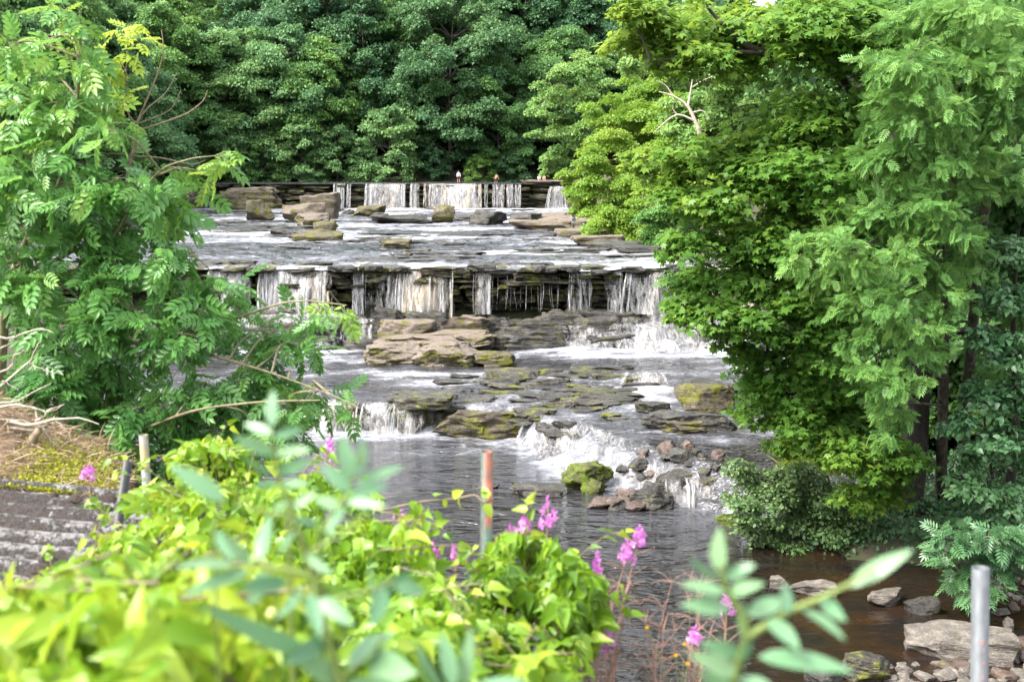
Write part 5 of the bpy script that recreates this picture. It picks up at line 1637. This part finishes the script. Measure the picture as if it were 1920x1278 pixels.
def creeper(label, poly, dep, n, size, seed, tint=(.1, .9), thick=.35, name='creeper', hang=.5):
    """Leaves in a shaggy layer whose upper surface passes through the outline; stems behind."""
    rng = np.random.default_rng(seed)
    P = np.array(poly, float)
    lo, hi = P.min(0), P.max(0)
    px = rng.uniform(lo[0], hi[0], n * 4)
    py = rng.uniform(lo[1], hi[1], n * 4)
    k = in_poly(px, py, poly)
    k &= fbm(px * .022, py * .030, 0, seed + 9, 3) > -.17
    px, py = px[k][:n], py[k][:n]
    d = dep(px, py) + .55 * fbm(px * .016, py * .016, 0, seed, 3)
    lay = rng.random(len(px)) ** 1.6 * thick
    pos = np.array([W(a, b, c_) for a, b, c_ in zip(px, py, d + lay)])
    nrm = np.stack([rng.normal(0, .75, len(px)), rng.normal(-.35, .6, len(px)), rng.uniform(.1, 1.1, len(px))], -1)
    dv = np.stack([rng.normal(.1, .7, len(px)), rng.normal(-.25, .5, len(px)), rng.normal(-hang, .35, len(px))], -1)
    dv = dv - (dv * unit(nrm)).sum(1, keepdims=True) * unit(nrm)
    t = np.clip(tint[0] + (tint[1] - tint[0]) * (.65 * rng.random(len(px)) + .45 * (.5 + .9 * fbm(px * .01, py * .01, 0, seed + 3, 3))), 0, 1)
    g = Geo()
    g.leaves(T_CREEP, pos, dv, nrm, size * rng.uniform(.5, 1.35, len(px)), t)
    gs = Geo()
    for (ax_, ay_), (bx_, by_) in zip(poly, poly[1:] + poly[:1]):
        for q in range(int(np.hypot(bx_ - ax_, by_ - ay_) / 26) + 1):
            f_ = rng.random()
            ex_, ey_ = ax_ + (bx_ - ax_) * f_, ay_ + (by_ - ay_) * f_
            if not (20 < ex_ < 1930 and ey_ < 1275) or rng.random() < .55:
                continue
            d0_ = float(dep(np.array([ex_]), np.array([ey_]))[0])
            a_ = W(ex_, ey_, d0_)
            cx_, cy_ = P.mean(0)
            o2 = np.array([ex_ - cx_, 0, cy_ - ey_])
            o2 = o2 / max(1e-6, np.linalg.norm(o2)) + rng.normal(size=3) * .4
            L_ = rng.uniform(.06, .17) * min(1.0, d0_ / 3.4) ** 1.5
            e_ = a_ + o2 * L_ + np.array([0, 0, -.02])
            cp_ = curve([a_ - o2 * .1, a_ + o2 * L_ * .5 + np.array([0, 0, .02]), e_], 9)
            gs.tube(cp_, np.linspace(.0025, .001, len(cp_)), 4)
            kk = int(rng.integers(4, 8))
            pp = cp_[np.linspace(2, len(cp_) - 1, kk).astype(int)]
            g.leaves(T_CREEP, pp, rng.normal(size=(kk, 3)) * .7 + o2 * .5 + np.array([0, 0, -.5]), rng.normal(size=(kk, 3)) * .6 + np.array([0, -.4, .8]), size * rng.uniform(.45, .95, kk), np.clip(rng.normal(.6, .25, kk), 0, 1))
    base = pos.mean(0)
    base[2] = pos[:, 2].min() - .5
    t_ = thing(name, base, label, 'creeper')
    obj('foliage', g.mesh('foliage', base), M['ivy'], t_)
    for _ in range(26):
        i = rng.integers(0, len(pos))
        a = pos[i]
        b = a + np.array([rng.normal(0, .12), .25 + rng.uniform(0, .2), -rng.uniform(.4, .8)])
        gs.tube(curve([b, (a + b) / 2 + rng.normal(size=3) * .05, a], 7), np.linspace(.006, .002, 7)[:len(curve([b, (a + b) / 2, a], 7))], 5)
    obj('stem', gs.mesh('stem', base, True), M['bark_tan'], t_)
    return t_


creeper('mass of lime-green creeper leaves sprawling over the fence at the lower left', [(190, 985), (215, 950), (250, 925), (330, 905), (390, 912), (450, 880), (520, 905), (600, 880), (650, 915), (720, 935), (760, 960), (770, 990), (800, 1015), (825, 1060), (850, 1110), (880, 1180), (900, 1290), (120, 1290), (150, 1180), (200, 1110), (230, 1060), (195, 1010)], lambda x, y: np.interp(y, [880, 1000, 1150, 1290], [4.3, 3.5, 2.6, 2.1]), 5200, .066, 501, thick=.6)
creeper('tuft of creeper climbing above the rest near the grey post with orange lichen', [(320, 860), (345, 832), (400, 826), (450, 838), (472, 870), (465, 905), (400, 930), (340, 915)], lambda x, y: 4.6 + 0 * x, 800, .062, 502, thick=.3)
creeper('rounded bush of lime-green creeper right of the red stake', [(872, 1130), (885, 1080), (920, 1020), (955, 1000), (1010, 992), (1050, 1020), (1090, 1060), (1120, 1085), (1128, 1150), (1115, 1200), (1070, 1205), (1040, 1225), (980, 1235), (900, 1225), (872, 1180)], lambda x, y: np.interp(y, [990, 1230], [3.9, 3.3]), 2600, .068, 503, tint=(.05, .75), hang=.8)
creeper('low clump of creeper below the rounded bush at the bottom edge', [(860, 1235), (930, 1225), (1010, 1225), (1060, 1245), (1080, 1290), (860, 1290)], lambda x, y: 2.6 + 0 * x, 700, .058, 504, tint=(.1, .8))
creeper('out-of-focus yellow-green creeper leaves in the bottom left corner', [(-20, 1130), (70, 1120), (130, 1090), (200, 1110), (300, 1060), (420, 1060), (520, 1090), (560, 1150), (500, 1290), (-20, 1290)], lambda x, y: np.interp(y, [1060, 1290], [1.75, 1.25]), 1300, .064, 505, tint=(.3, 1), thick=.3)
creeper('dark green creeper in front of the shed fascia', [(-20, 1105), (60, 1095), (110, 1070), (160, 1040), (215, 1050), (240, 1100), (180, 1150), (60, 1160), (-20, 1160)], lambda x, y: 3.6 + 0 * x, 900, .065, 506, tint=(0, .45))
# runner that clings to the stake
g = Geo()
pts = curve([W(700, 960, 3.9), W(790, 940, 3.95), W(850, 935, 3.97), W(890, 928, 3.97), W(905, 940, 3.96), W(925, 935, 3.97)], 20)
t_ = thing('creeper_runner', W(800, 940, 3.9), 'thin creeper runner reaching across the water to the red stake', 'creeper')
g.tube(pts, .004, 5)
obj('stem', g.mesh('stem', t_.location), M['bark_tan'], t_)
rng = np.random.default_rng(66)
g = Geo()
lp = np.array([W(a, b, 3.93) for a, b in ((770, 938), (790, 944), (815, 930), (830, 938), (848, 930), (862, 926), (905, 922), (916, 934), (908, 944), (780, 950))])
g.leaves(T_OVATE, lp, rng.normal(size=(len(lp), 3)) + np.array([0, 0, -.3]), rng.normal(size=(len(lp), 3)) * .4 + np.array([0, -.8, .5]), rng.uniform(.035, .06, len(lp)), rng.uniform(.4, .9, len(lp)))
obj('foliage', g.mesh('foliage', t_.location), M['ivy'], t_)


# ------------------------------------------------------------------ pale out-of-focus ash shoots close to the camera
def leaflet_mesh(g, a, b, width, nrm, tint, k=8, curl=.12):
    a, b = np.asarray(a, float), np.asarray(b, float)
    L = np.linalg.norm(b - a)
    d = (b - a) / L
    s = unit(np.cross(nrm, d)[None])[0]
    nn = np.cross(d, s)
    q = np.linspace(0, 1, k)
    w_ = width * np.sin(math.pi * np.clip(q, 0, 1) ** .85) ** .8 * (1 - .15 * q)
    c_ = a + np.outer(q * L, d) - np.outer(curl * L * q * q, nn)
    V = np.stack([c_ + np.outer(w_, s) + np.outer(.25 * w_, nn), c_, c_ - np.outer(w_, s) + np.outer(.25 * w_, nn)], 1).reshape(-1, 3)
    j = np.arange(k - 1)[:, None] * 3
    e = np.arange(2)[None, :]
    F = np.stack([j + e, j + e + 1, j + e + 4, j + e + 3], -1).reshape(-1, 4)
    g.add(V, None, F, tint)


def shoot(label, stems, leaflets, d, seed):
    rng = np.random.default_rng(seed)
    base = W(stems[0][0][0][0], stems[0][0][0][1], d)
    base[2] -= .6
    t_ = thing('ash_shoot', base, label, 'plant')
    gs = Geo()
    for pl, r0 in stems:
        pts = curve([W(q[0], q[1], d + (q[2] if len(q) > 2 else 0)) for q in pl], 14)
        if pl is stems[0][0]:
            pts = np.vstack([base, pts])
        gs.tube(pts, np.linspace(r0, r0 * .45, len(pts)), 6)
    obj('stem', gs.mesh('stem', base, True), M['stem_green'], t_)
    for (x0, y0, x1, y1, w_, dz) in leaflets:
        a, b = W(x0, y0, d + rng.uniform(-.02, .02)), W(x1, y1, d + dz)
        nrm = unit((np.array([rng.normal(0, .45), -.7, .5 + rng.normal(0, .35)]))[None])[0]
        g = Geo()
        leaflet_mesh(g, a, b, w_ * .8 / FPX * d, nrm, rng.uniform(.0, 1))
        obj('leaf', g.mesh('leaf', base, True), M['pale_ash'], t_)
    return t_


shoot('blurred pale ash shoot with a brown stem in the lower middle', [([(645, 1300), (610, 1180), (580, 1060), (552, 970), (540, 935)], .006), ([(600, 1150), (560, 1120), (530, 1085)], .003), ([(575, 1040), (640, 1000), (690, 960)], .003), ([(552, 970), (500, 960), (440, 940)], .003), ([(585, 1080), (500, 1060), (430, 1060)], .003), ([(600, 1130), (680, 1110), (740, 1090)], .003), ([(640, 1270), (690, 1230), (720, 1190)], .003)],
      [(450, 1060, 335, 1048, 24, -.05), (440, 1050, 400, 985, 18, .05), (470, 1060, 420, 1000, 18, 0), (470, 1070, 345, 1105, 22, -.05), (490, 1050, 500, 960, 24, .04), (500, 1070, 470, 1130, 24, -.05), (540, 1090, 455, 1100, 22, -.05), (560, 1100, 520, 1180, 26, -.06), (580, 1110, 600, 1190, 20, -.05), (600, 1120, 660, 1170, 22, -.04), (690, 1110, 780, 1075, 26, .03), (720, 1100, 700, 1170, 24, -.05), (740, 1095, 800, 1110, 22, .0), (700, 1105, 690, 1040, 18, .04),
       (540, 940, 505, 960, 10, 0), (552, 970, 600, 985, 11, 0), (545, 955, 590, 920, 12, 0), (560, 990, 520, 1030, 12, -.03), (575, 1040, 620, 1075, 13, -.03),
       (640, 1270, 560, 1235, 30, -.04), (650, 1250, 730, 1180, 40, 0), (690, 1240, 770, 1260, 44, -.04), (650, 1290, 740, 1290, 40, -.05), (610, 1200, 540, 1240, 26, -.05), (590, 1230, 400, 1150, 26, -.1)], 1.1, 511)
shoot('blurred pale ash leaf standing up in front of the young ash', [([(540, 940), (520, 880), (512, 820), (512, 760)], .003)],
      [(512, 800, 508, 728, 20, 0), (512, 815, 455, 790, 15, 0), (514, 820, 570, 800, 15, 0), (515, 850, 440, 818, 17, -.03), (516, 850, 575, 838, 17, -.03), (518, 885, 450, 862, 17, -.03), (518, 885, 578, 865, 17, -.03), (522, 910, 470, 905, 14, -.03), (524, 910, 570, 900, 14, -.03)], 1.2, 512)
shoot('blurred pale ash leaf leaning right beside the lone pink flower', [([(600, 1000), (640, 940), (665, 890), (680, 850)], .003)],
      [(660, 900, 640, 815, 22, 0), (668, 890, 690, 815, 20, .03), (660, 920, 600, 870, 20, 0), (665, 910, 755, 868, 16, .02), (655, 930, 730, 905, 15, 0), (650, 940, 720, 945, 14, -.03), (640, 955, 590, 930, 20, 0), (645, 950, 610, 1000, 18, -.03)], 1.12, 513)
shoot('yellow-green blurred leaf blade left of the pale ash leaf', [([(400, 1000), (410, 960), (420, 930)], .002)], [(425, 940, 318, 868, 24, 0)], 1.15, 514)
shoot('blurred pale ash shoot spreading in the lower right', [([(1370, 1300), (1385, 1240), (1400, 1190), (1390, 1150), (1360, 1100), (1352, 1060)], .005), ([(1400, 1195), (1470, 1150), (1540, 1120), (1600, 1090), (1640, 1065)], .004)],
      [(1350, 1075, 1345, 990, 26, 0), (1352, 1085, 1290, 1050, 20, 0), (1356, 1085, 1415, 1055, 20, 0), (1360, 1110, 1280, 1090, 20, -.03), (1364, 1110, 1425, 1092, 18, -.03), (1370, 1140, 1280, 1130, 24, -.03), (1400, 1150, 1480, 1120, 24, 0), (1440, 1160, 1500, 1210, 26, -.05), (1470, 1150, 1480, 1085, 22, .03), (1500, 1140, 1590, 1190, 28, -.04), (1540, 1120, 1580, 1160, 20, -.03), (1590, 1100, 1710, 1025, 24, 0), (1420, 1230, 1600, 1245, 32, -.05), (1395, 1230, 1320, 1200, 24, -.03), (1390, 1240, 1410, 1180, 22, 0), (1380, 1260, 1300, 1225, 26, -.04), (1385, 1270, 1450, 1285, 24, -.05), (1400, 1200, 1390, 1130, 18, 0), (1370, 1280, 1320, 1270, 20, -.05), (1480, 1160, 1420, 1120, 20, .02)], 1.05, 515)
shoot('two blurred pale leaves poking up at the bottom edge left of the low creeper clump', [([(860, 1300), (850, 1270), (845, 1240)], .003)], [(850, 1290, 830, 1180, 22, 0), (870, 1290, 880, 1180, 20, 0), (830, 1290, 775, 1215, 20, 0), (880, 1290, 980, 1265, 18, -.03)], 1.1, 516)


# ------------------------------------------------------------------ rosebay willowherb and ragwort
def willowherb(label, px, py, hpx, wpx, d, seed, foot_dx=0, foot=1330, buds=True):
    rng = np.random.default_rng(seed)
    top = W(px, py - hpx * .9, d)
    base = W(px + foot_dx, foot, d)
    t_ = thing('willowherb', base, label, 'flower', 'pink willowherb flowers')
    c_ = W(px, py, d)
    gs = Geo()
    pts = curve([base, (base + c_) / 2 + np.array([rng.normal(0, .02), 0, 0]), c_, top], 14)
    gs.tube(pts, np.linspace(.004, .0012, len(pts)), 5)
    for i in range(12):
        a = base * .0 + pts[int(rng.integers(len(pts) // 3, len(pts) - 4))]
        b = a + np.array([rng.normal(0, .05), rng.normal(0, .04), rng.uniform(.02, .07)])
        gs.tube(np.array([a, (a + b) / 2, b]), [.0016, .0013, .0008], 4)
    obj('stem', gs.mesh('stem', base, True), M['seed'], t_)
    n_ = int(10 + hpx * .25)
    r = wpx / FPX * d
    h = hpx / FPX * d
    g = Geo()
    for i in range(n_):
        f = rng.random()
        an = rng.uniform(0, 2 * math.pi)
        rr_ = r * (1 - .6 * f) * rng.uniform(.5, 1)
        cc = c_ + np.array([math.cos(an) * rr_, math.sin(an) * rr_, (f - .45) * h])
        out = unit(np.array([[math.cos(an), math.sin(an) - .3, rng.normal(0, .4)]]))[0]
        u1 = unit(np.cross(out, [0, 0, 1.0])[None])[0]
        u2 = np.cross(out, u1)
        for q in range(4):
            aa = q * math.pi / 2 + .4
            dv = math.cos(aa) * u1 + math.sin(aa) * u2 + out * .3
            g.leaves(T_RHOMB, cc[None], dv[None], out[None], .016 * d / 4 * rng.uniform(.8, 1.3), rng.random())
    obj('blossom', g.mesh('blossom', base), M['pink'], t_)
    if buds:
        gb = Geo()
        for i in range(10):
            f = i / 10
            a = top * f + (c_ + np.array([0, 0, h * .35])) * (1 - f)
            b = a + np.array([rng.normal(0, .008), rng.normal(0, .008), .012])
            gb.tube(np.array([a, (a + b) / 2, b]), [.002, .003, .001], 4)
        obj('bud', gb.mesh('bud', base), M['pink'], t_)
    return t_


for i, (px, py, h, w_, d, fd, lb) in enumerate((
    (1027, 965, 38, 22, 3.9, -10, 'tallest pink willowherb spike above the rounded creeper bush'),
    (984, 986, 24, 18, 3.9, 10, 'pink willowherb spike left of the tallest one'),
    (957, 1000, 18, 12, 4.0, 20, 'faint pink willowherb between the red stake and the creeper bush'),
    (1199, 1008, 24, 20, 4.2, -60, 'topmost pink willowherb of the pair standing alone over the water'),
    (1176, 1036, 34, 20, 4.2, -40, 'lower pink willowherb of the pair standing alone over the water'),
    (1119, 1066, 36, 12, 4.0, -10, 'narrow pink willowherb at the right shoulder of the creeper bush'),
    (814, 1050, 36, 14, 3.9, 0, 'pink willowherb spike at the left of the pair below the red stake'),
    (854, 1046, 24, 16, 3.9, 0, 'pink willowherb spike at the right of the pair below the red stake'),
    (748, 971, 14, 12, 4.0, 0, 'small pink willowherb peeping over the creeper left of the stake'),
    (1362, 1136, 20, 18, 3.6, -30, 'pink willowherb behind the blurred pale leaves at lower right'),
    (1304, 1195, 22, 18, 3.6, -20, 'pink willowherb with yellow ragwort beside it near the bottom'),
    (1138, 1202, 28, 22, 3.7, 0, 'scattered pink willowherb below the right shoulder of the creeper bush'),
    (618, 846, 30, 9, 4.6, 0, 'lone pink willowherb in front of the lower waterfall'),
    (165, 887, 18, 16, 6.2, 0, 'pink willowherb flower at the edge of the straw mound'))):
    willowherb(lb, px, py, h, w_, d, 600 + i, fd, 1330 if px > 700 else py + 130)
# dry seed stalks
rng = np.random.default_rng(92)
for i, (px, lb) in enumerate(((1105, 'dry reddish seed stalk beside the creeper bush'), (1150, 'dry reddish seed stalk under the pair of pink flowers'), (1235, 'dry reddish seed stalk in the open water gap'), (1290, 'dry reddish seed stalk left of the ragwort'))):
    base = W(px, 1330, 3.8)
    t_ = thing('seed_stalk', base, lb, 'dry plant', 'dry willowherb stalks')
    g = Geo()
    for k in range(6):
        tip = W(px + rng.uniform(-55, 55), rng.uniform(1090, 1230), 3.8 + rng.uniform(-.2, .2))
        pts = curve([base, (base + tip) / 2 + rng.normal(size=3) * .03, tip], 9)
        g.tube(pts, np.linspace(.002, .0008, len(pts)), 4)
        for j in range(16):
            a = pts[int(rng.integers(3, len(pts)))]
            b = a + np.array([rng.normal(0, .035), rng.normal(0, .03), rng.uniform(.0, .06)])
            g.tube(np.array([a, (a + b) / 2 + np.array([0, 0, .005]), b]), [.0012, .001, .0006], 4)
    obj('stem', g.mesh('stem', base), M['seed'], t_)
base = W(1275, 1330, 3.6)
t_ = thing('ragwort', base, 'small yellow ragwort flowers near the bottom edge', 'flower')
g, gs = Geo(), Geo()
for (px, py) in ((1267, 1227), (1289, 1243), (1284, 1206), (1213, 1175)):
    c_ = W(px, py, 3.6)
    gs.tube(curve([base, (base + c_) / 2, c_], 7), np.linspace(.002, .001, 7)[:len(curve([base, (base + c_) / 2, c_], 7))], 4)
    for q in range(8):
        aa = q * math.pi / 4
        g.leaves(T_RHOMB, c_[None], np.array([[math.cos(aa), -.2, math.sin(aa)]]), np.array([[0, -1.0, .3]]), .008, rng.random())
obj('blossom', g.mesh('blossom', base), M['yellow'], t_)
obj('stem', gs.mesh('stem', base), M['stem_green'], t_)


# ------------------------------------------------------------------ people by the upper falls
def flat_mat(name, col, rough=.7):
    return plain(name, col, rough, 14, .2, bumpd=.005)


M['skin'] = flat_mat('skin', (.62, .38, .28), .5)
M['hair'] = flat_mat('hair', (.09, .055, .035), .6)


def person(label, feet, h, pose, parts, rz=0.0, face=1):
    """One skinned body; clothes and hair as close shells of the same limbs."""
    t_ = thing('person', feet, label, 'person', None, rz)
    s = h / 1.75
    J = pose

    def skin(name, chain, radii, mat, sub=1):
        me_ = bpy.data.meshes.new(name)
        ids = sorted({q for e in chain for q in e})
        ix = {q: i for i, q in enumerate(ids)}
        me_.from_pydata([tuple(np.array(J[q]) * s) for q in ids], [(ix[a], ix[b]) for a, b in chain], [])
        o = obj(name, me_, M[mat] if isinstance(mat, str) else mat, t_)
        md = o.modifiers.new('skin', 'SKIN')
        md.use_smooth_shade = True
        for i, q in enumerate(ids):
            r_ = radii[q] * s
            me_.skin_vertices[0].data[i].radius = (r_ * (1.25 if q in ('pelvis', 'waist', 'chest') else 1), r_ * (.85 if q in ('pelvis', 'waist', 'chest') else 1))
        me_.skin_vertices[0].data[0].use_root = True
        sm = o.modifiers.new('sub', 'SUBSURF')
        sm.levels = sm.render_levels = sub
        return o
    limbs = [('pelvis', 'waist'), ('waist', 'chest'), ('chest', 'neck'), ('neck', 'chin'), ('chin', 'head'), ('head', 'crown')]
    for sd_ in 'lr':
        limbs += [('chest', 'sh' + sd_), ('sh' + sd_, 'el' + sd_), ('el' + sd_, 'wr' + sd_), ('wr' + sd_, 'fi' + sd_), ('pelvis', 'hip' + sd_), ('hip' + sd_, 'kn' + sd_), ('kn' + sd_, 'an' + sd_), ('an' + sd_, 'to' + sd_)]
    R = dict(pelvis=.12, waist=.115, chest=.13, neck=.05, chin=.065, head=.095, crown=.06)
    for sd_ in 'lr':
        R.update({'sh' + sd_: .062, 'el' + sd_: .042, 'wr' + sd_: .03, 'fi' + sd_: .026, 'hip' + sd_: .088, 'kn' + sd_: .058, 'an' + sd_: .04, 'to' + sd_: .035})
    skin('body', limbs, R, 'skin')
    big = {k: v * 1.18 + .008 for k, v in R.items()}
    top = [('waist', 'chest')]
    if 'shirt' in parts:
        for sd_ in 'lr':
            top += [('chest', 'sh' + sd_), ('sh' + sd_, 'el' + sd_)]
            if parts.get('long'):
                top += [('el' + sd_, 'wr' + sd_)]
        top += [('pelvis', 'waist')]
        skin('shirt', top, big, parts['shirt'])
    if 'shorts' in parts:
        bt = []
        for sd_ in 'lr':
            bt += [('pelvis', 'hip' + sd_), ('hip' + sd_, 'kn' + sd_)]
            if parts.get('trousers'):
                bt += [('kn' + sd_, 'an' + sd_)]
        skin('trousers' if parts.get('trousers') else 'shorts', bt, {k: v * 1.12 + .012 for k, v in R.items()}, parts['shorts'])
    V, F = rock_verts(3, n=8, box=.1, cuts=0, rough=.02)
    hc = (np.array(J['head']) * .55 + np.array(J['crown']) * .45) * s
    me_ = make_mesh('hair', V * np.array([.21, .225, .19]) * s + hc + np.array([0, .03 * face * s, .02 * s]), F, None, True)
    obj('hair', me_, M['hair'], t_)
    return t_


def standing(stride=.0, lean=.0, arm=.0, armr=None):
    J = dict(pelvis=(0, 0, .93), waist=(lean * .3, 0, 1.08), chest=(lean * .8, 0, 1.33), neck=(lean, 0, 1.48), chin=(lean, -.02, 1.55), head=(lean, -.02, 1.63), crown=(lean, 0, 1.72))
    for sg, q in ((-1, 'l'), (1, 'r')):
        J['sh' + q] = (lean * .85 + sg * .19, 0, 1.41)
        J['el' + q] = (lean * .8 + sg * (.25 + arm * .3), -.02, 1.14)
        J['wr' + q] = (lean * .8 + sg * (.27 + arm), -.10, .90)
        J['fi' + q] = (lean * .8 + sg * (.27 + arm * 1.1), -.12, .78)
        J['hip' + q] = (sg * .10, 0, .88)
        J['kn' + q] = (sg * .11 + sg * stride * .4, -.03, .49)
        J['an' + q] = (sg * .12 + sg * stride, 0, .08)
        J['to' + q] = (sg * .14 + sg * stride, -.15, .04)
    if armr:
        J.update(armr)
    return J


M['shirt_grey'] = flat_mat('pale_blue_shirt', (.62, .66, .74))
M['shorts_dark'] = flat_mat('maroon_shorts', (.05, .02, .025))
M['shirt_coral'] = flat_mat('coral_top', (.78, .30, .22))
M['jeans'] = flat_mat('blue_jeans', (.035, .09, .22))
M['shirt_white'] = flat_mat('white_shirt', (.75, .74, .76))
M['shirt_dark'] = flat_mat('dark_top', (.05, .05, .06))
f = W(860, 342, 176.2)
person('walker in a pale blue shirt and dark shorts standing on the upper brink', (f[0], 176.2, 10.66), 1.78, standing(.03, 0, .0), dict(shirt=M['shirt_grey'], long=True, shorts=M['shorts_dark']))
f = W(930, 340, 178.0)
person('walker in a coral top stooping with arms out on the brink of the upper falls', (f[0], 178.0, 10.42), 1.55, standing(.1, .12, .12, dict(wrl=(-.42, -.1, 1.02), fil=(-.52, -.12, .98))), dict(shirt=M['shirt_coral'], shorts=M['shorts_dark']))
xx = W(1076, 424, 116)[0]
rock_at('rock', xx, 116.4, 6.25, 2.2, 1.6, .42, 131, 'r_pale', 'flat pale rock the person in blue trousers stands on', 'rock', n=12, box=.7, cuts=6, flat_top=.5)
person('person in blue trousers half hidden by the yellow-green tree on the rock shelf', (xx, 116.3, 6.66), 1.72, standing(.0, 0, .0), dict(shirt=M['shirt_dark'], shorts=M['jeans'], trousers=True))
SIT = standing(0, 0, 0)
for q, sg in (('l', -1), ('r', 1)):
    SIT['kn' + q] = (sg * .13, -.42, .98)
    SIT['an' + q] = (sg * .12, -.50, .54)
    SIT['to' + q] = (sg * .12, -.64, .50)
    SIT['wr' + q] = (sg * .18, -.30, 1.04)
    SIT['fi' + q] = (sg * .14, -.40, 1.04)
rock_at('rock', px_x(1018, 177), 177.0, 10.35, 7.5, 2.6, .75, 132, 'r_pale', 'pale flat rock with two seated people at the right end of the upper falls', 'rock', n=16, box=.75, cuts=7, flat_top=.5)
for px, sh_, lb in ((1010, 'shirt_white', 'person in a white shirt seated on the pale rock by the upper falls'), (1019, 'shirt_coral', 'person in a pinkish top seated beside the one in white')):
    person(lb, (px_x(px, 176.8), 176.8, 10.98 - .8), 1.7, SIT, dict(shirt=M[sh_], shorts=M['shorts_dark']))
